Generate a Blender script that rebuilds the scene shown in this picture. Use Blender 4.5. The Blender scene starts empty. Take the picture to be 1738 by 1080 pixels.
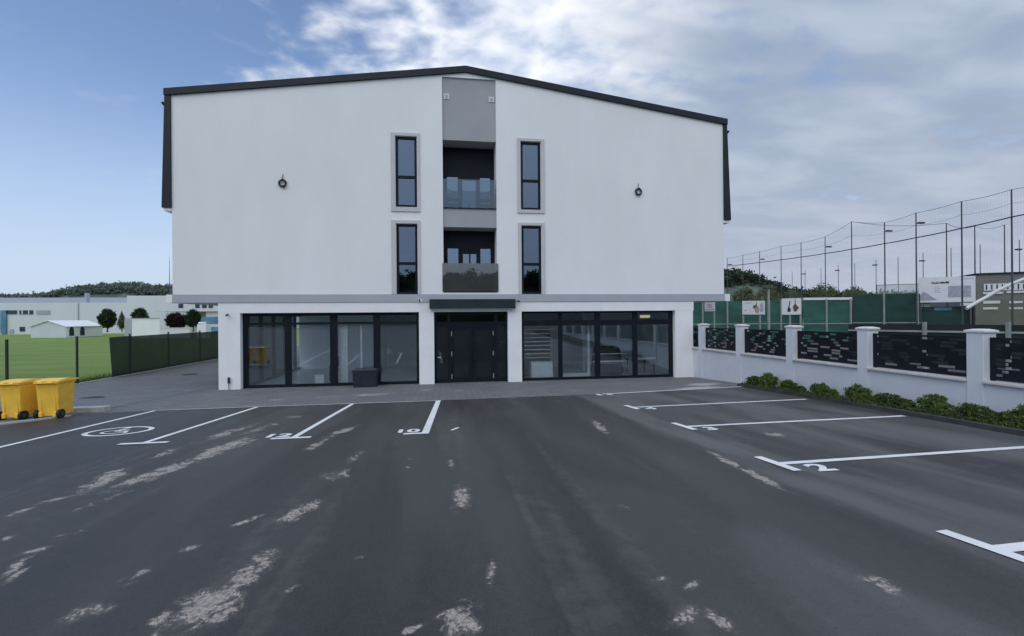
import bpy, math, random
from mathutils import Matrix, Vector
rad = math.radians
sc = bpy.context.scene
COL = sc.collection

# ------------------------------------------------------------------ camera
F, YAW, ROLL, HC, D = 800.0, rad(8), .0082, 2.55, 18.58
cam = bpy.data.cameras.new("camera")
cam.sensor_width = 36
cam.lens = 36 * F / 1738
cam.clip_start, cam.clip_end = .1, 6000
cam_o = bpy.data.objects.new("camera", cam)
COL.objects.link(cam_o)
cam_o.matrix_world = (Matrix.Translation((0, 0, HC)) @ Matrix.Rotation(-YAW, 4, 'Z')
                      @ Matrix.Rotation(rad(90), 4, 'X') @ Matrix.Rotation(-ROLL, 4, 'Z'))
sc.camera = cam_o

# ------------------------------------------------------------------ world, sun, exposure
SUN_EL, SUN_AZ = rad(48), rad(215)          # azimuth clockwise from +y: behind the camera, to the left
world = bpy.data.worlds.new("World")
sc.world = world
world.use_nodes = True
def N(nt, kind, **kw):
    n = nt.nodes.new(kind)
    for k, v in kw.items():
        if k == 'op': n.operation = v
        elif k == 'inp':
            for a, b in v.items():
                if isinstance(b, bpy.types.NodeSocket): nt.links.new(b, n.inputs[a])
                else: n.inputs[a].default_value = b
        else: setattr(n, k, v)
    return n
def M_(nt, op, a, b=None, c=None, clamp=False):
    n = nt.nodes.new('ShaderNodeMath'); n.operation = op; n.use_clamp = clamp
    for i, q in enumerate((a, b, c)):
        if q is None: continue
        if isinstance(q, bpy.types.NodeSocket): nt.links.new(q, n.inputs[i])
        else: n.inputs[i].default_value = q
    return n.outputs[0]
def SS(nt, v, a, b, lo=0., hi=1.):
    n = nt.nodes.new('ShaderNodeMapRange'); n.interpolation_type = 'SMOOTHSTEP'
    nt.links.new(v, n.inputs['Value'])
    for k, q in (('From Min', a), ('From Max', b), ('To Min', lo), ('To Max', hi)): n.inputs[k].default_value = q
    return n.outputs[0]
def MIX(nt, f, a, b):
    n = nt.nodes.new('ShaderNodeMix'); n.data_type = 'RGBA'
    for k, q in ((0, f), (6, a), (7, b)):
        if isinstance(q, bpy.types.NodeSocket): nt.links.new(q, n.inputs[k])
        elif k == 0: n.inputs[0].default_value = q
        else: n.inputs[k].default_value = (*q, 1)
    return n.outputs[2]
def NOISE(nt, vec, scale, detail=4, rough=.55, dist=0.):
    n = nt.nodes.new('ShaderNodeTexNoise')
    if vec is not None: nt.links.new(vec, n.inputs['Vector'])
    n.inputs['Scale'].default_value = scale; n.inputs['Detail'].default_value = detail
    n.inputs['Roughness'].default_value = rough; n.inputs['Distortion'].default_value = dist
    return n.outputs['Fac']
def MAPV(nt, vec, loc=(0, 0, 0), rot=(0, 0, 0), scl=(1, 1, 1), kind='POINT'):
    n = nt.nodes.new('ShaderNodeMapping'); n.vector_type = kind
    nt.links.new(vec, n.inputs[0])
    n.inputs[1].default_value = loc; n.inputs[2].default_value = rot; n.inputs[3].default_value = scl
    return n.outputs[0]

def build_world():
    nt = world.node_tree
    nt.nodes.clear()
    sky = nt.nodes.new('ShaderNodeTexSky'); sky.sky_type = 'NISHITA'; sky.sun_disc = False
    sky.sun_elevation = SUN_EL; sky.sun_rotation = SUN_AZ
    sky.air_density = 1.0; sky.dust_density = 1.2; sky.ozone_density = 1.5
    tc = nt.nodes.new('ShaderNodeTexCoord')
    sep = nt.nodes.new('ShaderNodeSeparateXYZ'); nt.links.new(tc.outputs['Generated'], sep.inputs[0])
    x, y, z = sep.outputs
    zc = M_(nt, 'MAXIMUM', z, 0.0)
    den = M_(nt, 'ADD', zc, .16)
    px = M_(nt, 'DIVIDE', x, den); py = M_(nt, 'DIVIDE', y, den)
    cmb = nt.nodes.new('ShaderNodeCombineXYZ'); nt.links.new(px, cmb.inputs[0]); nt.links.new(py, cmb.inputs[1])
    P = cmb.outputs[0]
    base = N(nt, 'ShaderNodeVectorMath', operation='MULTIPLY', inp={0: sky.outputs[0], 1: (.80, .81, .86)}).outputs[0]
    # clear part: Nishita, brought to radiance by the background strength below
    n_big = NOISE(nt, MAPV(nt, P, rot=(0, 0, rad(38)), scl=(.55, 1.6, 1)), 1.0, 4, .55, .6)
    n_small = NOISE(nt, MAPV(nt, P, rot=(0, 0, rad(25)), scl=(1, 1.15, 1)), 8.5, 3, .5, .25)
    n_mid = NOISE(nt, MAPV(nt, P, rot=(0, 0, rad(38)), scl=(.75, 1.4, 1)), 2.4, 4, .5, .2)
    # cover grows to the right (+x)
    side = SS(nt, x, -.46, .12)
    cov = M_(nt, 'ADD', M_(nt, 'MULTIPLY', side, .74), M_(nt, 'MULTIPLY', M_(nt, 'SUBTRACT', n_big, .5), 1.0))
    puff = M_(nt, 'ADD', M_(nt, 'MULTIPLY', n_small, .55), M_(nt, 'MULTIPLY', n_mid, .45))
    m = M_(nt, 'ADD', cov, M_(nt, 'MULTIPLY', M_(nt, 'SUBTRACT', puff, .5), 1.9))
    mask = SS(nt, m, .06, .66)
    # cloud tone: bright where thin and near the middle, blue grey to the right
    right = SS(nt, M_(nt, 'ADD', x, M_(nt, 'MULTIPLY', M_(nt, 'SUBTRACT', n_big, .5), .9)), .10, .46)
    bright = MIX(nt, SS(nt, puff, .38, .66), (2.9, 3.35, 4.2), (5.0, 5.1, 5.3))
    grey = MIX(nt, SS(nt, n_mid, .35, .7), (1.62, 2.02, 2.72), (2.5, 2.85, 3.45))
    cloud = MIX(nt, right, bright, grey)
    back = SS(nt, y, .25, -.25)
    cloud = MIX(nt, back, cloud, (3.75, 4.35, 5.15))  # unseen cloud behind the camera, kept bright to light the facade
    mask = M_(nt, 'MULTIPLY', M_(nt, 'MULTIPLY', mask, SS(nt, z, -.02, .10, .35, 1.0)), SS(nt, x, -.52, -.22, .12, 1.0))
    mask = M_(nt, 'MAXIMUM', mask, M_(nt, 'MULTIPLY', back, SS(nt, n_big, .2, .6, .35, .8)))
    c = MIX(nt, mask, base, cloud)
    # pale band of air near the horizon
    hz = SS(nt, z, .42, -.02, 0., .86)
    hcol = MIX(nt, side, (2.75, 3.3, 4.3), (2.3, 2.55, 3.1))
    c = MIX(nt, hz, c, hcol)
    bg = nt.nodes.new('ShaderNodeBackground'); bg.inputs[1].default_value = .15
    nt.links.new(c, bg.inputs[0])
    out = nt.nodes.new('ShaderNodeOutputWorld'); nt.links.new(bg.outputs[0], out.inputs[0])
build_world()
sun = bpy.data.lights.new("sun", 'SUN'); sun.energy = .55; sun.angle = rad(50); sun.color = (1, .97, .92)
sun_o = bpy.data.objects.new("sun", sun); COL.objects.link(sun_o)
sd = Vector((math.sin(SUN_AZ) * math.cos(SUN_EL), math.cos(SUN_AZ) * math.cos(SUN_EL), math.sin(SUN_EL)))
sun_o.rotation_euler = (-sd).to_track_quat('-Z', 'Y').to_euler()
sc.view_settings.view_transform = 'Standard'; sc.view_settings.look = 'None'
sc.view_settings.exposure = 0.46; sc.view_settings.gamma = 1.0

# ------------------------------------------------------------------ geometry helpers
def H(y):                                    # ground height: the lot falls 5 % towards the building
    return max(0.0, .93 - .05 * max(y, -8.0))

class MB:
    def __init__(s): s.v, s.f = [], []
    def poly(s, pts):
        i = len(s.v); s.v += [tuple(p) for p in pts]; s.f.append(tuple(range(i, i + len(pts)))); return s
    def box(s, x0, x1, y0, y1, z0, z1):
        i = len(s.v)
        s.v += [(x0, y0, z0), (x1, y0, z0), (x1, y1, z0), (x0, y1, z0), (x0, y0, z1), (x1, y0, z1), (x1, y1, z1), (x0, y1, z1)]
        s.f += [tuple(i + k for k in q) for q in ((3, 2, 1, 0), (4, 5, 6, 7), (0, 1, 5, 4), (1, 2, 6, 5), (2, 3, 7, 6), (3, 0, 4, 7))]
        return s
    def hexa(s, b, t):                       # bottom quad, top quad (both counter-clockwise from above)
        i = len(s.v); s.v += list(b) + list(t)
        s.f += [tuple(i + k for k in q) for q in ((3, 2, 1, 0), (4, 5, 6, 7), (0, 1, 5, 4), (1, 2, 6, 5), (2, 3, 7, 6), (3, 0, 4, 7))]
        return s
    def prism_y(s, xz, y0, y1):              # polygon in x,z (clockwise seen from +y = ccw seen from the front)
        n = len(xz); i = len(s.v)
        s.v += [(x, y0, z) for x, z in xz] + [(x, y1, z) for x, z in xz]
        s.f.append(tuple(range(i, i + n))); s.f.append(tuple(range(i + 2 * n - 1, i + n - 1, -1)))
        for k in range(n):
            l = (k + 1) % n
            s.f.append((i + l, i + k, i + n + k, i + n + l))
        return s
    def prism_z(s, xy, z0, z1):
        n = len(xy); i = len(s.v)
        s.v += [(x, y, z0) for x, y in xy] + [(x, y, z1) for x, y in xy]
        s.f.append(tuple(range(i + n - 1, i - 1, -1))); s.f.append(tuple(range(i + n, i + 2 * n)))
        for k in range(n):
            l = (k + 1) % n
            s.f.append((i + k, i + l, i + n + l, i + n + k))
        return s
    def tube(s, pts, r, n=8, r1=None, closed=False):
        pts = [Vector(p) for p in pts]; m = len(pts); i0 = len(s.v)
        for k, p in enumerate(pts):
            if closed: t = pts[(k + 1) % m] - pts[k - 1]
            else: t = pts[min(k + 1, m - 1)] - pts[max(k - 1, 0)]
            t.normalize()
            u = t.cross(Vector((0, 0, 1)) if abs(t.z) < .9 else Vector((0, 1, 0))).normalized(); w = t.cross(u)
            rr = r if r1 is None else r + (r1 - r) * k / max(m - 1, 1)
            for a in range(n):
                an = 2 * math.pi * a / n
                s.v.append(tuple(p + (u * math.cos(an) + w * math.sin(an)) * rr))
        for k in range(m if closed else m - 1):
            k2 = (k + 1) % m
            for a in range(n):
                b = (a + 1) % n
                s.f.append((i0 + k * n + a, i0 + k * n + b, i0 + k2 * n + b, i0 + k2 * n + a))
        if not closed:
            s.f.append(tuple(range(i0, i0 + n))); s.f.append(tuple(range(i0 + (m - 1) * n + n - 1, i0 + (m - 1) * n - 1, -1)))
        return s
    def build(s, name, mat, parent=None, bevel=0, smooth=False):
        me = bpy.data.meshes.new(name)
        org = ROOT.get(parent.name, Vector((0, 0, 0))) if parent is not None else Vector((0, 0, 0))
        me.from_pydata([tuple(Vector(p) - org) for p in s.v], [], s.f)
        me.materials.append(mat)
        if smooth: me.polygons.foreach_set('use_smooth', [True] * len(me.polygons))
        me.validate(); me.update()
        o = bpy.data.objects.new(name, me); COL.objects.link(o)
        if parent is not None: o.parent = parent; ROOT[o.name] = org
        else: ROOT[o.name] = org
        if bevel:
            b = o.modifiers.new('bevel', 'BEVEL'); b.width = bevel; b.segments = 2; b.limit_method = 'ANGLE'; b.harden_normals = False
        return o
ROOT = {}
def tag(o, label=None, cat=None, group=None, kind=None):
    if label: o['label'] = label
    if cat: o['category'] = cat
    if group: o['group'] = group
    if kind: o['kind'] = kind
    return o
def thing(name, loc, label, cat, group=None):
    o = bpy.data.objects.new(name, None); COL.objects.link(o); o.location = loc; o.empty_display_size = .2
    ROOT[o.name] = Vector(loc)
    return tag(o, label, cat, group)
def copy_tree(o, loc=None, label=None, rotz=None, scale=None):
    def rec(a, par):
        c = a.copy(); COL.objects.link(c); ROOT[c.name] = ROOT.get(a.name, Vector((0, 0, 0)))
        if par is not None: c.parent = par
        for ch in KIDS.get(a.name, None) or list(a.children): rec(ch, c)
        return c
    c = rec(o, None)
    if loc is not None: c.location = loc
    if label: c['label'] = label
    if rotz is not None: c.rotation_euler.z = rotz
    if scale is not None: c.scale = scale
    return c
KIDS = {}
def struct(o): o['kind'] = 'structure'; return o

# ------------------------------------------------------------------ materials
MAT = {}
def mat(name, col, rough=.6, metal=0., var=.08, vscale=3., bump=0., bscale=60., spec=.5, stretch=(1, 1, 1), coat=0.):
    m = bpy.data.materials.new(name); m.use_nodes = True; nt = m.node_tree
    p = nt.nodes['Principled BSDF']
    tc = nt.nodes.new('ShaderNodeTexCoord'); v = MAPV(nt, tc.outputs['Object'], scl=stretch)
    n = NOISE(nt, v, vscale, 5, .6)
    lo = tuple(c * (1 - var) for c in col); hi = tuple(min(1, c * (1 + var)) for c in col)
    nt.links.new(MIX(nt, SS(nt, n, .3, .7), lo, hi), p.inputs['Base Color'])
    p.inputs['Roughness'].default_value = rough; p.inputs['Metallic'].default_value = metal
    p.inputs['Specular IOR Level'].default_value = spec; p.inputs['Coat Weight'].default_value = coat
    if bump:
        b = nt.nodes.new('ShaderNodeBump'); b.inputs['Strength'].default_value = bump; b.inputs['Distance'].default_value = .01
        nt.links.new(NOISE(nt, tc.outputs['Object'], bscale, 4, .6), b.inputs['Height']); nt.links.new(b.outputs[0], p.inputs['Normal'])
    MAT[name] = m
    return m
def glass(name, tint, base, fres=1.0, rough=0., gcol=(.93, .97, 1), film=0.):
    m = bpy.data.materials.new(name); m.use_nodes = True; nt = m.node_tree; nt.nodes.clear()
    tr = nt.nodes.new('ShaderNodeBsdfTransparent'); tr.inputs[0].default_value = (*tint, 1)
    gl = nt.nodes.new('ShaderNodeBsdfGlossy'); gl.inputs['Roughness'].default_value = rough; gl.inputs[0].default_value = (*gcol, 1)
    fr = nt.nodes.new('ShaderNodeFresnel'); fr.inputs[0].default_value = 1.5
    # slight waviness of real panes
    tc = nt.nodes.new('ShaderNodeTexCoord'); bp = nt.nodes.new('ShaderNodeBump'); bp.inputs['Strength'].default_value = .12; bp.inputs['Distance'].default_value = .012
    nt.links.new(NOISE(nt, tc.outputs['Object'], .9, 2, .4), bp.inputs['Height']); nt.links.new(bp.outputs[0], gl.inputs['Normal'])
    f = M_(nt, 'MULTIPLY_ADD', fr.outputs[0], fres, base, clamp=True)
    mx = nt.nodes.new('ShaderNodeMixShader'); nt.links.new(f, mx.inputs[0]); nt.links.new(tr.outputs[0], mx.inputs[1]); nt.links.new(gl.outputs[0], mx.inputs[2])
    o = nt.nodes.new('ShaderNodeOutputMaterial')
    if film:                                  # smoked, faintly dusty pane; grey diffuse also lifts its dark reflections
        df = nt.nodes.new('ShaderNodeBsdfDiffuse'); df.inputs[0].default_value = (.30, .32, .32, 1)
        m2 = nt.nodes.new('ShaderNodeMixShader'); m2.inputs[0].default_value = film
        nt.links.new(mx.outputs[0], m2.inputs[1]); nt.links.new(df.outputs[0], m2.inputs[2]); mx = m2
    nt.links.new(mx.outputs[0], o.inputs[0])
    MAT[name] = m
    return m
def foliage(name, c0, c1, c2=None, trans=.25):
    m = bpy.data.materials.new(name); m.use_nodes = True; nt = m.node_tree
    p = nt.nodes['Principled BSDF']; g = nt.nodes.new('ShaderNodeNewGeometry')
    tc = nt.nodes.new('ShaderNodeTexCoord')
    f = M_(nt, 'ADD', M_(nt, 'MULTIPLY', g.outputs['Random Per Island'], .55), M_(nt, 'MULTIPLY', NOISE(nt, tc.outputs['Object'], 1.1, 3), .6), clamp=True)
    col = MIX(nt, SS(nt, f, .2, .95), c0, c1)
    nt.links.new(col, p.inputs['Base Color']); p.inputs['Roughness'].default_value = .55; p.inputs['Specular IOR Level'].default_value = .3
    t = nt.nodes.new('ShaderNodeBsdfTranslucent'); nt.links.new(col, t.inputs[0])
    mx = nt.nodes.new('ShaderNodeMixShader'); mx.inputs[0].default_value = trans
    nt.links.new(p.outputs[0], mx.inputs[1]); nt.links.new(t.outputs[0], mx.inputs[2])
    nt.links.new(mx.outputs[0], nt.nodes['Material Output'].inputs[0])
    MAT[name] = m
    return m
def net(name, col, cell, cord, rough=.7, fill=0.):
    """open mesh: cords of the given width on a square grid, gaps see-through"""
    m = bpy.data.materials.new(name); m.use_nodes = True; nt = m.node_tree; nt.nodes.clear()
    tc = nt.nodes.new('ShaderNodeTexCoord'); sp = nt.nodes.new('ShaderNodeSeparateXYZ'); nt.links.new(tc.outputs['UV'], sp.inputs[0])
    def line(s):
        fr = M_(nt, 'FRACT', M_(nt, 'DIVIDE', s, cell))
        return M_(nt, 'LESS_THAN', fr, cord / cell)
    a = M_(nt, 'MAXIMUM', line(sp.outputs[0]), line(sp.outputs[1]))
    if fill: a = M_(nt, 'MAXIMUM', a, fill)
    tr = nt.nodes.new('ShaderNodeBsdfTransparent')
    d = nt.nodes.new('ShaderNodeBsdfPrincipled'); d.inputs['Roughness'].default_value = rough
    nt.links.new(MIX(nt, SS(nt, NOISE(nt, tc.outputs['Object'], .8, 4), .3, .7), tuple(c * .8 for c in col), tuple(c * 1.2 for c in col)), d.inputs['Base Color'])
    mx = nt.nodes.new('ShaderNodeMixShader'); nt.links.new(a, mx.inputs[0]); nt.links.new(tr.outputs[0], mx.inputs[1]); nt.links.new(d.outputs[0], mx.inputs[2])
    o = nt.nodes.new('ShaderNodeOutputMaterial'); nt.links.new(mx.outputs[0], o.inputs[0])
    MAT[name] = m
    return m
def emis(name, col, s):
    m = bpy.data.materials.new(name); m.use_nodes = True; nt = m.node_tree; nt.nodes.clear()
    e = nt.nodes.new('ShaderNodeEmission'); e.inputs[0].default_value = (*col, 1); e.inputs[1].default_value = s
    o = nt.nodes.new('ShaderNodeOutputMaterial'); nt.links.new(e.outputs[0], o.inputs[0]); MAT[name] = m
    return m

mat('render_white', (.80, .81, .815), .9, var=.035, vscale=.45, bump=.35, bscale=120, stretch=(1, 1, .45))
mat('column_white', (.82, .825, .835), .85, var=.03, vscale=1.5, bump=.2, bscale=160)
mat('render_grey', (.36, .37, .39), .9, var=.04, vscale=.8, bump=.25, bscale=160)
mat('strip_grey', (.40, .42, .46), .8, var=.04, vscale=.9)
mat('surround', (.55, .55, .56), .8, var=.04, vscale=2)
mat('dark_metal', (.012, .017, .026), .5, .0, spec=.28, var=.15, vscale=1.2)
mat('frame_dark', (.0055, .0085, .016), .5, .0, spec=.2, var=.2, vscale=2)
mat('canopy_dark', (.018, .028, .035), .5, .0, spec=.28, var=.2, vscale=2)
mat('soffit', (.42, .42, .43), .9, var=.03)
mat('room_wall', (.80, .87, .90), .9, var=.05, vscale=.6)
mat('room_floor', (.55, .58, .60), .35, var=.08, vscale=1)
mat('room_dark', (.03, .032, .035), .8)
mat('fence_wall', (.62, .65, .70), .9, var=.04, vscale=.9, bump=.25, bscale=140)
mat('cap_stone', (.66, .66, .65), .7, var=.06, vscale=5)
mat('sill_stone', (.58, .56, .55), .7, var=.08, vscale=5)
mat('black_panel', (.006, .0075, .014), .5, .0, spec=.25, var=.25, vscale=3)
mat('court_ground', (.075, .075, .078), .9, var=.12, vscale=.4, bump=.4, bscale=30)
mat('soil', (.045, .036, .028), .95, var=.35, vscale=9, bump=.8, bscale=40)
mat('kerb_dark', (.05, .052, .055), .85, var=.2, vscale=4, bump=.3, bscale=60)
mat('kerb_light', (.46, .46, .45), .85, var=.12, vscale=4, bump=.3, bscale=60)
mat('bin_yellow', (.92, .55, .06), .42, var=.07, vscale=4, spec=.45)
mat('rubber', (.012, .012, .014), .7)
mat('green_post', (.010, .028, .020), .5, var=.2)
mat('pole_steel', (.075, .078, .082), .55, .3, var=.2, vscale=1)
mat('pole_pale', (.30, .34, .32), .6, .1, var=.15, vscale=1)
mat('cable', (.02, .02, .022), .6)
mat('sign_white', (.74, .75, .78), .5, var=.03)
mat('ink_black', (.02, .02, .025), .6)
mat('ink_brown', (.13, .065, .045), .6, var=.4, vscale=6)
mat('ink_grey', (.36, .38, .45), .6, var=.2, vscale=4)
mat('ink_rose', (.45, .30, .26), .6, var=.3, vscale=6)
mat('warehouse_white', (.62, .64, .68), .7, var=.03, vscale=.2, stretch=(1, 1, .1))
mat('warehouse_grey', (.34, .37, .43), .6, var=.05, vscale=.2)
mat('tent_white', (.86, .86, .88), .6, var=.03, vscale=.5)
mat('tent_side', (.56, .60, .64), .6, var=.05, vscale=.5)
mat('window_far', (.03, .04, .06), .2, var=.4, vscale=.8)
mat('glass_blue', (.10, .24, .36), .15, var=.3, vscale=.4)
mat('container_grey', (.36, .38, .42), .6, var=.06)
mat('bark', (.07, .055, .04), .9, var=.3, vscale=6, bump=.5, bscale=20)
mat('beige', (.34, .34, .32), .85, var=.06, vscale=.5)
mat('beige_dark', (.17, .17, .16), .85, var=.1, vscale=.5)
mat('olive', (.14, .15, .11), .85, var=.15, vscale=.5)
mat('arch_white', (.66, .66, .64), .5, var=.05)
mat('windscreen', (.026, .10, .082), .8, var=.3, vscale=.7, stretch=(.5, 1, 1.5))
mat('windscreen_dark', (.011, .048, .038), .8, var=.35, vscale=.6, stretch=(.6, 1, 1.5))
mat('black_screen', (.012, .018, .020), .8, var=.35, vscale=.6, stretch=(.4, .4, 2))
mat('cabinet', (.012, .017, .028), .5, var=.3, vscale=3)
mat('white_goods', (.86, .90, .90), .4)
mat('rattan', (.03, .032, .035), .7, var=.2)
mat('vent_white', (.62, .64, .66), .6)
mat('steel', (.55, .55, .56), .3, .9, var=.1)
mat('manhole', (.035, .035, .037), .7, .3, var=.2, vscale=8, bump=.5, bscale=40)
glass('glass_clear', (.97, .99, 1), .075, .9, gcol=(.86, .94, 1))
glass('glass_entrance', (.34, .38, .46), .05, .8, gcol=(.8, .9, 1))
glass('glass_solar', (.16, .19, .23), .16, 1.2, gcol=(.62, .78, 1))
glass('glass_balcony', (.22, .25, .26), .12, 1.0, film=.16)
glass('glass_door', (.12, .15, .19), .27, 1.2, gcol=(.62, .78, 1))
glass('glass_rail', (.66, .70, .72), .055, 1.0, gcol=(.70, .84, 1))
foliage('leaf_shrub', (.038, .070, .013), (.16, .24, .048))
foliage('leaf_shrub_dark', (.030, .052, .014), (.11, .155, .038))
foliage('leaf_dark', (.012, .025, .010), (.04, .07, .025))
foliage('leaf_mid', (.075, .10, .045), (.19, .22, .11))
foliage('leaf_pale', (.06, .085, .04), (.16, .19, .09))
foliage('leaf_mirror', (.03, .045, .025), (.10, .13, .07))
foliage('leaf_purple', (.012, .008, .012), (.035, .022, .030))
foliage('leaf_hill', (.085, .120, .108), (.185, .230, .175))  # pale and bluish: distance haze put into the leaf colour
foliage('grass_tuft', (.04, .075, .015), (.13, .2, .05))
net('net_fine', (.12, .13, .14), .20, .0035)
net('net_green', (.015, .05, .035), .06, .0022)
net('shade_green', (.010, .030, .024), .02, .0085, fill=.80)
net('mesh_pale', (.30, .38, .38), .05, .010, fill=.22)

def paint():
    m = bpy.data.materials.new('road_paint'); m.use_nodes = True; nt = m.node_tree; p = nt.nodes['Principled BSDF']
    tc = nt.nodes.new('ShaderNodeTexCoord'); v = tc.outputs['Object']
    a = NOISE(nt, v, 3, 5, .6); b = NOISE(nt, v, 70, 3, .6)
    c = MIX(nt, SS(nt, a, .35, .75), (.80, .81, .82), (.66, .67, .68))
    c = MIX(nt, SS(nt, b, .66, .74), c, (.28, .28, .29))
    nt.links.new(c, p.inputs['Base Color']); p.inputs['Roughness'].default_value = .65
    MAT['road_paint'] = m
paint()

# unprojection used only to turn measured picture points into world metres
cY, sY = math.cos(YAW), math.sin(YAW)
def ray(px, py):
    dx, dy = px - 869, py - 540
    u = dx - ROLL * dy; v = dy + ROLL * dx
    return (u * cY + F * sY, -u * sY + F * cY, -v)
def G(px, py):
    d = ray(px, py); t = (HC - .93) / (-d[2] - .05 * d[1])
    if t < 0 or t * d[1] > 18.6: t = HC / -d[2]
    return (t * d[0], t * d[1])
def AT(px, py, y):
    d = ray(px, py); t = y / d[1]
    return Vector((t * d[0], y, HC + t * d[2]))
def ATD(px, Z):                               # x, y at a given depth along the view
    dx = px - 869; X = dx * Z / F
    return (X * cY + Z * sY, -X * sY + Z * cY)

def stain_mask(nt, v, spots, seed):
    """dried mud and cement dust: soft ellipses broken up by noise; spots = (x, y, half length, half width, angle, weight)"""
    acc = None
    for (x, y, a, b, ang, w) in spots:
        q = MAPV(nt, v, (x, y, 0), (0, 0, ang), (a, b, 1000), 'TEXTURE')
        ln = nt.nodes.new('ShaderNodeVectorMath'); ln.operation = 'LENGTH'; nt.links.new(q, ln.inputs[0])
        s = SS(nt, ln.outputs['Value'], 1.25, .1, 0., w)
        acc = s if acc is None else M_(nt, 'MAXIMUM', acc, s)
    return acc

def stain_from_px(p0, p1, wpx, w):
    """from two picture points and the width in picture pixels to a patch on the ground in metres"""
    a = Vector(G(*p0)); b = Vector(G(*p1)); c = (a + b) / 2; d = b - a
    wid = .5 * wpx * (c.y * cY + c.x * sY) / F
    if abs(p1[1] - p0[1]) < 4: wid = max(wid, .12)
    return (c.x, c.y, max(d.length / 2, .08), max(wid, .035), math.atan2(d.y, d.x), w)

def asphalt():
    m = bpy.data.materials.new('asphalt'); m.use_nodes = True; nt = m.node_tree; p = nt.nodes['Principled BSDF']
    tc = nt.nodes.new('ShaderNodeTexCoord'); v = tc.outputs['Object']
    fine = NOISE(nt, v, 130, 3, .7); mid = NOISE(nt, v, 9, 5, .6)
    big = NOISE(nt, MAPV(nt, v, rot=(0, 0, rad(-4)), scl=(1.1, .16, 1)), 1.0, 4, .55, .4)
    col = MIX(nt, SS(nt, fine, .25, .8), (.008, .008, .009), (.040, .039, .040))
    col = MIX(nt, SS(nt, mid, .35, .75, 0, .35), col, (.046, .045, .046))
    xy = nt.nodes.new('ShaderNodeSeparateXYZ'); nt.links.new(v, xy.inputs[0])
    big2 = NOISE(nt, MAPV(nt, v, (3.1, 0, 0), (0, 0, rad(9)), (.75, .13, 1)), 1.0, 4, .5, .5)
    worn_sheen = M_(nt, 'MULTIPLY', SS(nt, big2, .40, .62), SS(nt, xy.outputs[0], .6, 3.6, .10, 1.0))  # wear plus sky sheen painted into the base colour, growing rightwards
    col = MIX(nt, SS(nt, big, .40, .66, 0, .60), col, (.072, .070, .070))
    col = MIX(nt, M_(nt, 'MULTIPLY', worn_sheen, .62), col, (.150, .150, .154))
    grain = NOISE(nt, v, 48, 2, .8)
    col = MIX(nt, SS(nt, grain, .52, .78, 0, .45), col, (.085, .084, .084))
    col = MIX(nt, SS(nt, grain, .48, .24, 0, .5), col, (.012, .012, .013))
    trk = M_(nt, 'ADD', NOISE(nt, MAPV(nt, v, rot=(0, 0, rad(3)), scl=(2.4, .10, 1)), 1.0, 3, .5, .3), M_(nt, 'MULTIPLY', M_(nt, 'SUBTRACT', NOISE(nt, v, 5.5, 6, .7), .5), .55))
    col = MIX(nt, SS(nt, trk, .56, .78, 0, .34), col, (.135, .130, .124))
    S = [(x, y, a * 1.15, b * 1.25, an, w) for x, y, a, b, an, w in (stain_from_px(*q) for q in STAINS)]
    msk = stain_mask(nt, v, S, 1)
    vv = MAPV(nt, v, scl=(1, .8, 1))
    n1 = NOISE(nt, vv, 4.2, 9, .66, 1.2); n2 = NOISE(nt, vv, 34, 5, .7, .6)
    dev = M_(nt, 'ADD', M_(nt, 'MULTIPLY', M_(nt, 'SUBTRACT', n1, .5), 2.5), M_(nt, 'MULTIPLY', M_(nt, 'SUBTRACT', n2, .5), .9))
    f = M_(nt, 'ADD', M_(nt, 'MULTIPLY', msk, .70), dev)
    k = SS(nt, f, .43, .53)
    dust = SS(nt, f, .12, .55, 0, .34)
    k = M_(nt, 'MULTIPLY', M_(nt, 'MAXIMUM', k, dust), SS(nt, msk, .02, .25), clamp=True)
    tone = MIX(nt, SS(nt, n2, .28, .66), (.12, .104, .092), (.52, .46, .405))
    col = MIX(nt, M_(nt, 'MULTIPLY', k, .85), col, tone)
    nt.links.new(col, p.inputs['Base Color'])
    nt.links.new(SS(nt, big, .35, .7, .50, .64), p.inputs['Roughness'])
    p.inputs['Specular IOR Level'].default_value = .5
    b = nt.nodes.new('ShaderNodeBump'); b.inputs['Strength'].default_value = .8; b.inputs['Distance'].default_value = .008
    nt.links.new(NOISE(nt, v, 95, 4, .7), b.inputs['Height']); nt.links.new(b.outputs[0], p.inputs['Normal'])
    MAT['asphalt'] = m
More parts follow.
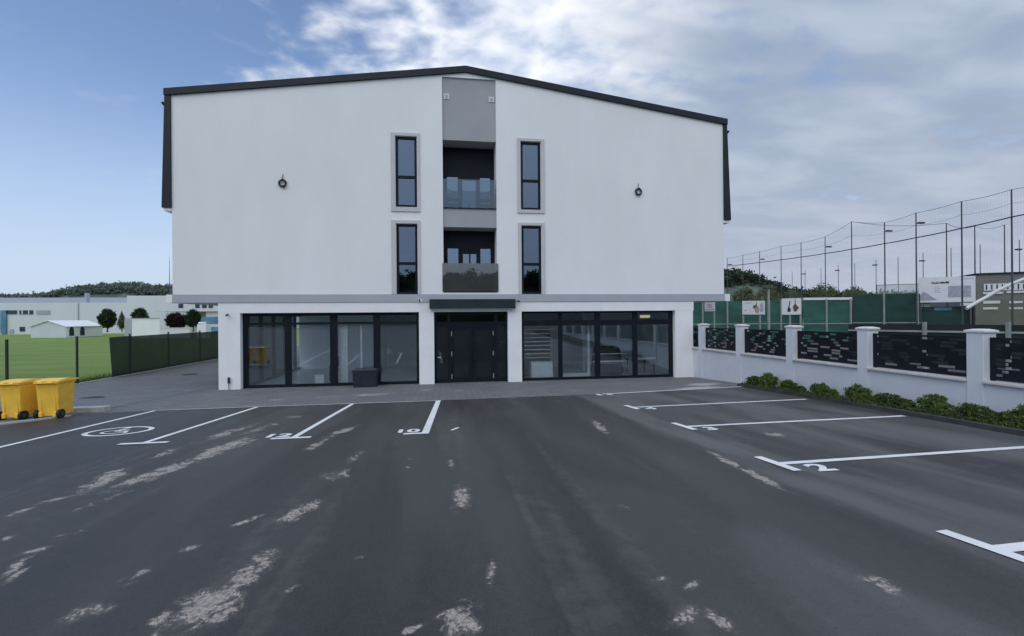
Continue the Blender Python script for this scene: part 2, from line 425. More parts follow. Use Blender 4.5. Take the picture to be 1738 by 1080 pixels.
STAINS = [((290, 1090), (390, 985), 105, 1.0), ((375, 1015), (458, 935), 62, 1.0), ((255, 1068), (300, 1028), 34, .85), ((330, 1010), (345, 1000), 14, .7),
          ((468, 893), (545, 846), 40, 1.0), ((365, 906), (450, 872), 18, .75), ((775, 1095), (786, 1018), 74, 1.0), ((686, 1075), (716, 1060), 20, .9),
          ((782, 870), (783, 818), 36, .95), ((768, 796), (766, 780), 14, .7), ((560, 818), (582, 796), 44, .85), ((594, 786), (614, 766), 22, .7),
          ((140, 840), (212, 792), 46, .85), ((50, 858), (150, 836), 22, .8), ((180, 836), (335, 778), 52, .9), ((310, 790), (435, 738), 46, .9), ((330, 754), (432, 720), 30, .75),
          ((240, 784), (305, 758), 26, .65), ((120, 870), (240, 826), 20, .55), ((0, 982), (60, 935), 22, .9), ((10, 948), (85, 928), 22, .95), ((0, 995), (48, 962), 14, .8), ((85, 912), (150, 900), 18, .6), ((0, 920), (34, 906), 20, .75), ((0, 880), (60, 860), 16, .5),
          ((515, 768), (556, 744), 24, .7), ((545, 746), (614, 720), 22, .75), ((485, 710), (515, 706), 30, .7), ((400, 742), (480, 715), 22, .55),
          ((1203, 766), (1264, 798), 20, .95), ((1250, 790), (1340, 836), 24, 1.0), ((1005, 712), (1030, 736), 18, .7), ((1300, 738), (1332, 737), 30, .9),
          ((1440, 980), (1500, 984), 30, .85), ((1485, 980), (1540, 1022), 34, 1.0), ((1130, 1070), (1185, 1030), 34, .95), ((1192, 1028), (1252, 1078), 34, .95), ((1105, 986), (1140, 979), 14, .8), ((1160, 1003), (1192, 983), 12, .8),
          ((828, 1010), (836, 950), 16, .75), ((205, 998), (258, 962), 40, .62), ((100, 1048), (200, 1025), 60, .52), ((300, 936), (350, 924), 30, .45), ((478, 1006), (504, 994), 14, .6), ((598, 952), (618, 944), 14, .5), ((1050, 860), (1066, 858), 12, .6), ((690, 800), (700, 770), 14, .4)]
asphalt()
def paving():
    m = bpy.data.materials.new('paving'); m.use_nodes = True; nt = m.node_tree; p = nt.nodes['Principled BSDF']
    tc = nt.nodes.new('ShaderNodeTexCoord'); v = tc.outputs['Object']
    br = nt.nodes.new('ShaderNodeTexBrick'); nt.links.new(v, br.inputs[0]); br.inputs['Scale'].default_value = 1
    br.inputs['Brick Width'].default_value = .4; br.inputs['Row Height'].default_value = .2; br.inputs['Mortar Size'].default_value = .011
    br.inputs['Color1'].default_value = (.140, .145, .153, 1); br.inputs['Color2'].default_value = (.185, .190, .196, 1); br.inputs['Mortar'].default_value = (.07, .07, .072, 1)
    big = NOISE(nt, v, .7, 5, .6, .5)
    col = MIX(nt, SS(nt, big, .35, .7, 0, .35), br.outputs[0], (.10, .102, .108))
    P = [stain_from_px(*q) for q in (((430, 684), (520, 672), 60, .7), ((470, 680), (640, 668), 60, .65), ((560, 676), (705, 664), 70, .8), ((700, 665), (745, 660), 40, .9), ((760, 664), (800, 662), 30, .7),
                                     ((1120, 664), (1250, 655), 80, 1.15), ((1150, 658), (1230, 648), 80, 1.0), ((560, 658), (600, 655), 30, .6), ((330, 680), (420, 668), 70, .45))]
    msk = stain_mask(nt, v, P, 2); n1 = NOISE(nt, v, 2.2, 7, .65, .6)
    f = M_(nt, 'ADD', M_(nt, 'MULTIPLY', msk, .5), M_(nt, 'MULTIPLY', n1, .6))
    k = M_(nt, 'MULTIPLY', SS(nt, f, .58, .82), SS(nt, msk, .03, .3))
    col = MIX(nt, M_(nt, 'MULTIPLY', k, .8), col, (.46, .45, .43))
    nt.links.new(col, p.inputs['Base Color']); p.inputs['Roughness'].default_value = .75
    b = nt.nodes.new('ShaderNodeBump'); b.inputs['Strength'].default_value = .4; b.inputs['Distance'].default_value = .004
    nt.links.new(br.outputs['Fac'], b.inputs['Height']); b.invert = True; nt.links.new(b.outputs[0], p.inputs['Normal'])
    MAT['paving'] = m
paving()
def grass():
    m = bpy.data.materials.new('grass'); m.use_nodes = True; nt = m.node_tree; p = nt.nodes['Principled BSDF']
    tc = nt.nodes.new('ShaderNodeTexCoord'); v = tc.outputs['Object']
    a = NOISE(nt, MAPV(nt, v, rot=(0, 0, rad(12)), scl=(.25, 1.0, 1)), .45, 6, .65); b = NOISE(nt, v, 14, 4, .7)
    c = MIX(nt, SS(nt, a, .3, .7), (.165, .250, .068), (.255, .325, .105))
    c = MIX(nt, SS(nt, b, .35, .75, 0, .5), c, (.125, .215, .046))
    nt.links.new(c, p.inputs['Base Color']); p.inputs['Roughness'].default_value = .9; p.inputs['Specular IOR Level'].default_value = .15
    bm = nt.nodes.new('ShaderNodeBump'); bm.inputs['Strength'].default_value = .8; bm.inputs['Distance'].default_value = .05
    nt.links.new(NOISE(nt, v, 22, 4, .75), bm.inputs['Height']); nt.links.new(bm.outputs[0], p.inputs['Normal'])
    MAT['grass'] = m
grass()

# ------------------------------------------------------------------ ground, lot, paving
ys = [-1500, -300, -60, -8, 18.6, 60, 120, 300, 1000, 3000]
g = MB()
for a, b in zip(ys, ys[1:]):
    g.poly([(-3000, a, H(a) - .03), (3000, a, H(a) - .03), (3000, b, H(b) - .03), (-3000, b, H(b) - .03)])
struct(g.build('ground', MAT['grass']))
EDGE = [(-9.0, 12.95), (-7.25, 13.12), (-4.9, 13.22), (-2.5, 13.24), (-.2, 13.3), (4.3, 13.55), (9.75, 14.56)]
def edge_y(x):
    for (a, ya), (b, yb) in zip(EDGE, EDGE[1:]):
        if x <= b: return ya + (yb - ya) * (x - a) / (b - a)
    return EDGE[-1][1]
def sheet(name, pts, m, dz):
    o = MB().poly([(x, y, H(y) + dz) for x, y in pts]).build(name, m); return struct(o)
LEFTK = [(-14.4, 8.6), (-11.2, 10.2), (-9.9, 11.0), (-9.41, 11.45), (-9.05, 12.0), (-8.82, 12.52)]
KERB = [(9.72, 14.62), (9.41, 9.96), (9.0, 6.23), (8.75, 3.0), (8.4, -2.0), (8.2, -8)]
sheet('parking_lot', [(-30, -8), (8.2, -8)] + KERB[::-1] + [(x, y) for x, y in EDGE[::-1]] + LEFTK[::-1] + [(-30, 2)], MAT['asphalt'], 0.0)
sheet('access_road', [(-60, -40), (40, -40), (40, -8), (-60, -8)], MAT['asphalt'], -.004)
pv = MB()
row = [(-8.9, 12.7)] + EDGE[1:-1] + [(9.75, 14.56), (10.3, 14.66)]
for (a, ya), (b, yb) in zip(row, row[1:]):
    pv.poly([(a, ya, H(ya) + .004), (b, yb, H(yb) + .004), (b, 18.6, .004), (a, 18.6, .004)])
lk = [(-14.85, 8.4)] + LEFTK + [(-8.9, 12.7)]
for (a, ya), (b, yb) in zip(lk, lk[1:]):
    pv.poly([(a, ya, H(ya) + .004), (b, yb, H(yb) + .004), (b, 18.6, .004), (a, 18.6, .004)])
pv.poly([(-14.85, 18.6, .004), (-7.2, 18.6, .004), (-7.2, 60, .004), (-14.85, 60, .004)])
pv.poly([(-7.2, 18.6, .004), (10.3, 18.6, .004), (10.3, 18.95, .004), (-7.2, 18.95, .004)])
pv.poly([(9.6, 18.95, .004), (10.3, 18.95, .004), (10.3, 60, .004), (9.6, 60, .004)])
struct(pv.build('paving', MAT['paving']))
cg = MB()
for a, b in ((-40, -8), (-8, 18.6), (18.6, 140)): cg.poly([(10.45, a, H(a) - .01), (70, a, H(a) - .01), (70, b, H(b) - .01), (10.45, b, H(b) - .01)])
struct(cg.build('court_ground', MAT['court_ground']))
# paving edge strip (pale concrete edging) along the bays, flush
ed = MB(); w = .09
for (a, ya), (b, yb) in zip(EDGE[1:5], EDGE[2:5]):
    ed.poly([(a, ya - w, H(ya - w) + .009), (b, yb - w, H(yb - w) + .009), (b, yb, H(yb) + .009), (a, ya, H(ya) + .009)])
struct(ed.build('paving_edging', MAT['kerb_light']))
# edging along the field side of the left path
sheet('path_edging', [(-14.95, 8.3), (-14.83, 8.3), (-14.83, 18.6), (-14.95, 18.6)], MAT['kerb_light'], .03)
struct(MB().box(-14.95, -14.83, 18.6, 60, -.05, .03).build('path_edging', MAT['kerb_light']))
# low kerb by the bins and the stub of kerb beside them
kb = MB()
for (a, ya), (b, yb) in zip(LEFTK[1:], LEFTK[2:]):
    d = Vector((b - a, yb - ya)).normalized(); nx, ny = -d.y * .10, d.x * .10
    kb.hexa([(a, ya, H(ya) - .05), (b, yb, H(yb) - .05), (b + nx, yb + ny, H(yb) - .05), (a + nx, ya + ny, H(ya) - .05)],
            [(a, ya, H(ya) + .035), (b, yb, H(yb) + .035), (b + nx, yb + ny, H(yb) + .035), (a + nx, ya + ny, H(ya) + .035)])
struct(kb.build('kerb', MAT['kerb_light']))
kb = MB(); a, b = Vector((-9.6, 13.1)), Vector((-8.55, 13.18)); n = Vector((0, .28))
kb.hexa([(a.x, a.y, .2), (b.x, b.y, .2), (b.x + n.x, b.y + n.y, .2), (a.x + n.x, a.y + n.y, .2)],
        [(a.x, a.y, .40), (b.x, b.y, .40), (b.x + n.x, b.y + n.y, .39), (a.x + n.x, a.y + n.y, .39)])
struct(kb.build('kerb', MAT['kerb_light'], bevel=.02))
# dark kerb of the planting bed, soil behind it
kd = MB()
for (a, ya), (b, yb) in zip(KERB, KERB[1:]):
    kd.hexa([(b, yb, H(yb) - .1), (b + .09, yb, H(yb) - .1), (a + .09, ya, H(ya) - .1), (a, ya, H(ya) - .1)],
            [(b, yb, H(yb) + .09), (b + .09, yb, H(yb) + .09), (a + .09, ya, H(ya) + .09), (a, ya, H(ya) + .09)])
kd.box(9.72, 10.3, 14.62, 14.71, .1, H(14.65) + .09)
struct(kd.build('kerb', MAT['kerb_dark'], bevel=.012))
so = MB()
for (a, ya), (b, yb) in zip(KERB, KERB[1:]):
    so.poly([(b + .08, yb, H(yb) + .06), (10.32, yb, H(yb) + .06), (10.32, ya, H(ya) + .06), (a + .08, ya, H(ya) + .06)])
struct(so.build('planting_bed', MAT['soil']))
for i, (x, y, r) in enumerate(((-12.0, 24.2, .32), (-11.3, 16.9, .32))):
    o = MB().prism_z([(x + r * math.cos(t * math.pi / 12), y + r * math.sin(t * math.pi / 12)) for t in range(24)], H(y) - .02, H(y) + .012).build('manhole_cover', MAT['manhole'])
    tag(o, ('round dark manhole cover in the paved path beside the shaded fence', 'round dark manhole cover in the paving behind the yellow bins')[i], 'manhole cover')

# ------------------------------------------------------------------ painted bay markings
def quad_on_ground(mb, pts, dz=.006):
    mb.poly([(x, y, H(y) + dz) for x, y in pts])
def stripe(mb, a, b, w, dz=.006):
    a, b = Vector(a), Vector(b); d = (b - a).normalized(); n = Vector((-d.y, d.x)) * w / 2
    quad_on_ground(mb, [a - n, b - n, b + n, a + n], dz)
def parking_marking(lines):
    m = MB()
    for i, l in enumerate(lines): stripe(m, *l, dz=.006 + .002 * i)
    return struct(m.build('parking_marking', MAT['road_paint']))
W = .10
parking_marking([((-7.28, 5.5), (-7.3, 13.06), W)])
parking_marking([((-5.05, 8.72), (-4.9, 13.2), W), ((-5.42, 8.70), (-4.66, 8.70), .12)])
parking_marking([((-2.64, 8.62), (-2.5, 13.2), W), ((-3.0, 8.62), (-2.34, 8.62), .12)])
parking_marking([((-.38, 8.55), (-.22, 13.3), .13), ((-.76, 8.56), (-.315, 8.56), .12)])
parking_marking([((4.62, 13.58), (9.7, 14.42), .11), ((4.45, 13.6), (4.47, 13.25), .12)])
parking_marking([((4.40, 10.72), (9.25, 11.05), .11), ((4.36, 11.1), (4.40, 10.4), .12)])
parking_marking([((4.36, 8.14), (9.1, 8.28), .11), ((4.31, 8.55), (4.36, 7.82), .12)])
parking_marking([((4.24, 5.5), (8.95, 5.65), .11), ((4.17, 5.87), (4.20, 5.16), .12)])
parking_marking([((4.08, 3.0), (8.7, 3.12), .12), ((4.03, 3.36), (4.10, 2.62), .12)])
def text_mesh(body, size, name, m, place, parent=None, sx=1.0):
    cu = bpy.data.curves.new('t', 'FONT'); cu.body = body; cu.size = size; cu.align_x = 'CENTER'; cu.offset = .016
    o = bpy.data.objects.new('t', cu); COL.objects.link(o)
    dg = bpy.context.evaluated_depsgraph_get(); dg.update()
    me = bpy.data.meshes.new_from_object(o.evaluated_get(dg)); bpy.data.objects.remove(o); bpy.data.curves.remove(cu)
    me.name = name
    for v in me.vertices: v.co = place(v.co.x * sx, v.co.y)
    me.materials.clear(); me.materials.append(m)
    q = bpy.data.objects.new(name, me); COL.objects.link(q)
    if parent: q.parent = parent
    return q
def number_marking(body, x, y, size, sx=1.0):
    struct(text_mesh(body, size, 'bay_number', MAT['road_paint'], lambda u, v: Vector((x + u, y + v, H(y + v) + .007)), sx=sx))
number_marking('12', -2.98, 8.76, .42, 1.15)
number_marking('10', -.72, 8.70, .42, 1.1)
parking_marking([((.08, 8.72), (.22, 8.98), .06)])
number_marking('5', 4.78, 13.28, .30, 1.2)
number_marking('4', 4.72, 10.33, .40, 1.25)
number_marking('3', 4.68, 7.74, .38, 1.2)
number_marking('2', 4.56, 5.10, .42, 1.25)
# wheelchair symbol inside a ring
def wheelchair(cx, cy):
    m = MB(); n = 40
    rx, ry = .56, .50
    for k in range(n):
        a, b = 2 * math.pi * k / n, 2 * math.pi * (k + 1) / n
        quad_on_ground(m, [(cx + rx * q * math.cos(t), cy + ry * q * math.sin(t)) for q, t in ((1, a), (1, b), (.84, b), (.84, a))])
    L = lambda p, q, w: stripe(m, (cx + p[0], cy + p[1]), (cx + q[0], cy + q[1]), w, .008)
    L((-.04, .24), (-.04, -.02), .07); L((-.06, -.02), (.16, -.02), .07); L((.14, 0), (.24, -.24), .06); L((-.04, .12), (.12, .12), .05)
    for k in range(13):
        a, b = rad(100 + k * 19), rad(100 + (k + 1) * 19)
        quad_on_ground(m, [(cx - .02 + .22 * q * math.cos(t), cy - .10 + .20 * q * math.sin(t)) for q, t in ((1, a), (1, b), (.76, b), (.76, a))], .010)
    quad_on_ground(m, [(cx - .04 + .06 * math.cos(t * math.pi / 6), cy + .33 + .06 * math.sin(t * math.pi / 6)) for t in range(12)], .010)
    struct(m.build('wheelchair_marking', MAT['road_paint']))
wheelchair(-6.25, 10.05)

# ------------------------------------------------------------------ the building
B = thing('apartment_building', (1, D, 0), 'three storey white rendered building with dark gable roof and glazed ground floor', 'building')
XL, XR, XA = -9.77, 11.72, .86
ZA, ZE = 12.20, 10.70                          # underside of the roof trim at apex and eaves
def top(x):
    return ZA + (ZE - ZA) * ((XA - x) / (XA - XL) if x < XA else (x - XA) / (XR - XA))
wl = MB()
def wq(x0, x1, z0, z1=None, y=D):
    a = top(x0) if z1 is None else z1; b = top(x1) if z1 is None else z1
    if z1 is None and x0 < XA < x1: wl.poly([(x0, y, z0), (x1, y, z0), (x1, y, b), (XA, y, ZA), (x0, y, a)])
    else: wl.poly([(x0, y, z0), (x1, y, z0), (x1, y, b), (x0, y, a)])
def reveal(x0, x1, z0, z1, d, bottom=True):
    wl.poly([(x0, D, z0), (x0, D, z1), (x0, D + d, z1), (x0, D + d, z0)]); wl.poly([(x1, D, z1), (x1, D, z0), (x1, D + d, z0), (x1, D + d, z1)])
    wl.poly([(x0, D, z1), (x1, D, z1), (x1, D + d, z1), (x0, D + d, z1)])
    if bottom: wl.poly([(x0, D, z0), (x0, D + d, z0), (x1, D + d, z0), (x1, D, z0)])
Z0 = 3.5
WIN = [(-1.87, -1.06, 6.87, 9.59), (3.01, 3.82, 6.88, 9.60), (-1.86, -1.06, Z0, 6.215), (3.02, 3.83, Z0, 6.235)]
RX0, RX1, RZ = -.07, 2.03, 11.99
wq(XL, -1.87, Z0); wq(-1.06, RX0, Z0); wq(RX1, 3.01, Z0); wq(3.82, XR, Z0)
wq(-1.87, -1.06, 9.59); wq(-1.87, -1.06, 6.215, 6.87); wq(3.01, 3.82, 9.60); wq(3.01, 3.82, 6.235, 6.88)
wq(-1.87, -1.86, Z0, 6.215); wq(3.01, 3.02, Z0, 6.235)
wq(RX0, RX1, RZ); wq(RX0, RX1, Z0, 3.56)
for q in WIN: reveal(*q, .16)
reveal(RX0, RX1, 3.56, RZ, 1.0)
BACK = 46
wl.poly([(XL, D, Z0), (XL, D, ZE), (XL, BACK, ZE), (XL, BACK, Z0)]); wl.poly([(XR, D, Z0), (XR, BACK, Z0), (XR, BACK, ZE), (XR, D, ZE)])
wl.poly([(XL, BACK, Z0), (XL, BACK, ZE), (XA, BACK, ZA), (XR, BACK, ZE), (XR, BACK, Z0)])
wl.build('wall', MAT['render_white'], B)
# floor slab over the recessed ground floor, with the two side galleries
MB().box(-10.0, 12.0, D + .02, BACK, 3.20, 3.498).build('floor_slab', MAT['column_white'], B)
MB().box(-9.77, 11.74, D - .035, D + .019, 3.2, 3.499).build('string_course', MAT['strip_grey'], B)
MB().box(-8.25, 10.33, D - .004, D + .36, 2.81, 3.197).build('lintel_beam', MAT['column_white'], B)
for x0, x1 in ((-8.25, -7.50), (-1.03, -.455), (2.45, 3.0), (9.51, 10.30)):
    MB().box(x0, x1, D, D + .45, -.02, 2.809).build('column', MAT['column_white'], B)
# roof: a dark sheet-metal cap following the gable, its side cladding sloping down to the second floor
rf = MB()
o = .24; XRL, XRR = -9.98, 11.9
zl, zr = top(XL) + .0, top(XR) + .0
sl = (ZA - ZE) / (XA - XL); sr = (ZA - ZE) / (XR - XA)
pts = [(XRL, ZE - sl * (XL - XRL)), (XA, ZA), (XRR, ZE - sr * (XRR - XR)), (XRR, ZE - sr * (XRR - XR) + o), (XA, ZA + o), (XRL, ZE - sl * (XL - XRL) + o)]
rf.prism_y(pts, D - .09, BACK + .1)
R = rf.build('roof', MAT['dark_metal'], B)
cl = MB()
cl.prism_y([(-10.08, 6.63), (XL - .002, 6.63), (XL - .002, 10.66), (-9.96, 10.66)], D - .07, BACK)
cl.build('side_cladding', MAT['dark_metal'], B)
cl = MB(); cl.prism_y([(XR + .002, 6.63), (12.03, 6.63), (11.88, 10.66), (XR + .002, 10.66)], D - .07, BACK)
cl.build('side_cladding', MAT['dark_metal'], B)
for x0, x1 in ((-10.03, XL - .003), (XR + .003, 11.98)):
    MB().box(x0, x1, D - .02, BACK, 6.52, 6.628).build('cladding_drip', MAT['column_white'], B)
for x, s in ((-9.99, -1), (11.92, 1)):
    MB().hexa([(x - .09, D + .05, 10.36), (x + .09, D + .05, 10.36), (x + .09, D + .5, 10.36), (x - .09, D + .5, 10.36)],
              [(x - .14, D + .02, 10.46), (x + .14, D + .02, 10.46), (x + .14, D + .5, 10.46), (x - .14, D + .5, 10.46)]).build('gutter', MAT['dark_metal'], B)
# tall windows
SUR = [(-2.04, -.95, 6.69, 9.72), (2.86, 3.965, 6.74, 9.72), (-2.045, -.955, Z0, 6.35), (2.88, 3.96, Z0, 6.355)]
for i, ((x0, x1, z0, z1), (a0, a1, b0, b1)) in enumerate(zip(WIN, SUR)):
    s = MB()
    d0, d1 = D - .045, D - .001
    s.box(a0, x0 - .012, d0, d1, b0, b1); s.box(x1 + .012, a1, d0, d1, b0, b1); s.box(x0 - .012, x1 + .012, d0, d1, z1 + .012, b1)
    if i < 2: s.box(x0 - .012, x1 + .012, d0, d1, b0, z0 - .012)
    tz = z0 + (z1 - z0) * (.43 if i < 2 else .44)
    f = MB(); y0, y1 = D + .05, D + .13; t = .095
    f.box(x0, x0 + t, y0, y1, z0, z1); f.box(x1 - t, x1, y0, y1, z0, z1); f.box(x0 + t, x1 - t, y0, y1, z1 - t, z1); f.box(x0 + t, x1 - t, y0, y1, z0, z0 + t)
    f.box(x0 + t, x1 - t, y0, y1, tz - .055, tz + .055)
    wnd = f.build('window', MAT['frame_dark'], B, bevel=.006)
    s.build('window_surround', MAT['surround'], wnd)
    for p0, p1 in ((z0 + t, tz - .055), (tz + .055, z1 - t)):
        MB().box(x0 + t, x1 - t, D + .085, D + .097, p0, p1).build('pane', MAT['glass_solar'], wnd)
    MB().box(x0 - .6, x1 + .6, D + .9, D + 1.0, z0, z1).build('dark_room_sheet', MAT['room_dark'], wnd)  # dark sheet standing for the shaded room behind the panes
# recessed bay: grey panel, spandrel, two balconies
gp = MB(); gp.box(RX0 + .002, RX1 - .002, D + .06, D + .95, 9.55, RZ - .002); gp.build('infill_panel', MAT['render_grey'], B)
gp = MB(); gp.box(RX0 + .002, RX1 - .002, D + .06, D + .95, 6.14, 6.87)
gp.build('infill_panel', MAT['render_grey'], B)
for x, z in ((.10, 11.25), (1.86, 11.22)):
    v = MB(); v.box(x - .11, x + .11, D + .035, D + .058, z - .11, z + .11)
    ve = v.build('vent', MAT['vent_white'], B, bevel=.006)
    v = MB()
    for k in range(4): v.box(x - .05, x + .05, D + .026, D + .034, z - .07 + k * .035, z - .055 + k * .035)
    v.build('louvre', MAT['strip_grey'], ve)
for (z0, z1, zt, zd) in ((6.872, 9.548, 8.35, 8.25), (3.562, 6.138, 5.42, 5.32)):
    y = D + .86
    d = MB()
    d.box(RX0 + .002, RX1 - .002, y, y + .08, zt, z1)  # solid dark head panel, standing for the dark interior above the glass
    xs = [RX0 + .002, .10, .53, .72, 1.27, 1.44, 1.86, RX1 - .002]
    for a, b in ((xs[0], xs[1]), (xs[2], xs[3]), (xs[4], xs[5]), (xs[6], xs[7])): d.box(a, b, y, y + .08, z0, zt)
    if zt < 6: d.box(.97, 1.03, y, y + .08, z0, zt)
    d.box(xs[3], xs[4], y - .004, y + .076, zd - .12 if zt < 6 else zd - .02, zt - .001)
    door = d.build('balcony_door', MAT['frame_dark'], B)
    for a, b in ((xs[1], xs[2]), (xs[3], xs[4]), (xs[5], xs[6])):
        MB().box(a, b, y + .03, y + .042, z0, zt).build('pane', MAT['glass_door'], door)
    MB().box(RX0, RX1, y + .5, y + .55, z0, z1).build('dark_room_backing', MAT['room_dark'], door)  # dark sheet giving the shade of the room behind the doors
    MB().box(RX0 - .045 if zt < 6 else RX0 + .003, RX1 + .045 if zt < 6 else RX1 - .003, D - .03 if zt < 6 else D + .02, D - .012 if zt < 6 else D + .038, z0 + .03, z0 + 1.15).build('glass_railing', MAT['glass_balcony' if zt < 6 else 'glass_rail'], B)
    MB().box(RX0 + .003, RX1 - .003, D + .01, D + .06, z0, z0 + .03).build('railing_channel', MAT['frame_dark'], B)
MB().box(.93, .97, D + .04, D + .09, 6.90, 7.08).build('railing_clamp', MAT['frame_dark'], B)

# shopfronts
def front(name, x0, x1, mull, tz0, tz1, zt, z0=.012, y=D + .22, topm=None):
    f = MB(); y1 = y + .09
    f.box(x0, x1, y, y1, zt, 2.808); f.box(x0, x1, y, y1, z0, .115)
    for a, b in mull: f.box(a, b, y, y1, .115, zt)
    edges = sorted(mull); gaps = [(edges[i][1], edges[i + 1][0]) for i in range(len(edges) - 1)]
    for a, b in gaps: f.box(a, b, y + .002, y1 - .002, tz0, tz1)
    fr = f.build(name, MAT['frame_dark'], B)
    for a, b in gaps:
        MB().box(a, b, y + .04, y + .052, .115, tz0).build('pane', MAT['glass_clear'], fr)
        MB().box(a, b, y + .04, y + .052, tz1, zt).build('pane', MAT['glass_clear'], fr)
    return fr
front('shopfront', -7.5, -1.03, [(-7.5, -7.33), (-6.02, -5.80), (-4.39, -4.12), (-2.78, -2.52), (-1.14, -1.03)], 2.36, 2.45, 2.70)
front('shopfront', 3.0, 9.51, [(3.0, 3.12), (4.55, 4.72), (6.10, 6.32), (7.74, 7.94), (9.35, 9.51)], 2.22, 2.44, 2.73)
# entrance: side lights and a pair of dark doors with hinges and pull handles
e = MB(); y = D + .24
e.box(-.455, 2.45, y, y + .09, 2.70, 2.808); e.box(-.455, 2.45, y + .002, y + .088, 2.22, 2.42)
for a, b in ((-.455, -.36), (.06, .17), (1.93, 2.05), (2.36, 2.45)): e.box(a, b, y, y + .09, .01, 2.70)
for a, b in ((-.36, .06), (2.05, 2.36)): e.box(a, b, y + .002, y + .088, .01, .16)
en = e.build('entrance_frame', MAT['frame_dark'], B)
for a, b, z0, z1 in ((-.36, .06, .16, 2.22), (2.05, 2.36, .16, 2.22), (-.36, .06, 2.42, 2.70), (.17, 1.93, 2.42, 2.70), (2.05, 2.36, 2.42, 2.70)):
    MB().box(a, b, y + .04, y + .052, z0, z1).build('pane', MAT['glass_entrance'], en)
for a, b, s in ((.172, 1.045, 1), (1.055, 1.928, -1)):
    d = MB(); t = .15; yy = y + .012
    d.box(a, a + t, yy, yy + .06, .02, 2.215); d.box(b - t, b, yy, yy + .06, .02, 2.215); d.box(a + t, b - t, yy, yy + .06, 2.07, 2.215); d.box(a + t, b - t, yy, yy + .06, .02, .20)
    dr = d.build('door', MAT['frame_dark'], B)
    MB().box(a + t, b - t, yy + .03, yy + .04, .20, 2.07).build('pane', MAT['glass_entrance'], dr)
    hx = a + .03 if s > 0 else b - .07
    for z in (.25, 1.15, 1.95): MB().box(hx, hx + .04, yy - .03, yy - .001, z - .09, z + .09).build('hinge', MAT['steel'], dr)
    px = b - .08 if s > 0 else a + .08
    MB().tube([(px, yy - .002, .95), (px, yy - .05, .97), (px, yy - .05, 1.38), (px, yy - .002, 1.40)], .011).build('handle', MAT['dark_metal'], dr)
MB().tube([(-.33, y - .03, 1.02), (-.2, y - .03, 1.02)], .014).build('handle', MAT['steel'], en)
# canopy over the entrance
MB().box(-.62, 2.73, D - .20, D - .037, 2.93, 3.30).build('canopy', MAT['canopy_dark'], B, bevel=.01)
MB().box(-.60, 2.71, D - .18, D - .04, 2.905, 2.929).build('canopy_soffit', MAT['soffit'], B)
# rooms behind the glass
rm = MB()
def room(x0, x1, y0, y1, z1, left=True):
    rm.poly([(x0, y1, .02), (x1, y1, .02), (x1, y1, z1), (x0, y1, z1)])
    if left: rm.poly([(x0, y0, .02), (x0, y1, .02), (x0, y1, z1), (x0, y0, z1)])
    rm.poly([(x1, y1, .02), (x1, y0, .02), (x1, y0, z1), (x1, y1, z1)])
    rm.poly([(x0, y0, z1), (x1, y0, z1), (x1, y1, z1), (x0, y1, z1)])
room(-7.46, -.80, D + .46, 25.5, 3.05, left=False); rm.build('interior_wall', MAT['room_wall'], B); rm = MB()
room(2.75, 9.75, D + .46, 24.0, 3.05)
rm.build('interior_wall', MAT['room_wall'], B)
MB().box(-3.2, -3.05, 22.6, 25.4, .021, 3.04).build('partition', MAT['room_wall'], B); MB().box(6.4, 6.55, 21.6, 23.9, .021, 3.04).build('partition', MAT['room_wall'], B)
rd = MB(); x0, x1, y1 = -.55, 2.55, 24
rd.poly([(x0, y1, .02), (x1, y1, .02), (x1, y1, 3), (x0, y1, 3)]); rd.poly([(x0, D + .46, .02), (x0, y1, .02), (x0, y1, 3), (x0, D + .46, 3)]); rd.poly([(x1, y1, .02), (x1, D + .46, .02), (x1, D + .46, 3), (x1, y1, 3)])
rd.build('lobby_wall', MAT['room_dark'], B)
MB().box(-7.46, 9.75, D + .32, 25.5, -.02, .02).build('interior_floor', MAT['room_floor'], B)
# the left shop has a glazed flank
sd_ = MB()
for y in (19.04, 20.35, 21.75, 23.2, 24.7): sd_.box(-7.5, -7.40, y, y + .16, .12, 2.7)
sd_.box(-7.5, -7.40, 19.04, 25.5, 2.7, 3.05); sd_.box(-7.5, -7.40, 19.04, 25.5, .02, .12)
sg = sd_.build('flank_glazing', MAT['frame_dark'], B)
for y in (19.2, 20.51, 21.91, 23.36): MB().box(-7.46, -7.45, y, y + 1.2, .12, 2.7).build('pane', MAT['glass_clear'], sg)
MB().box(-1.05, -.90, D - .05, D - .038, 3.2, 3.3).build('junction_plate', MAT['column_white'], B)

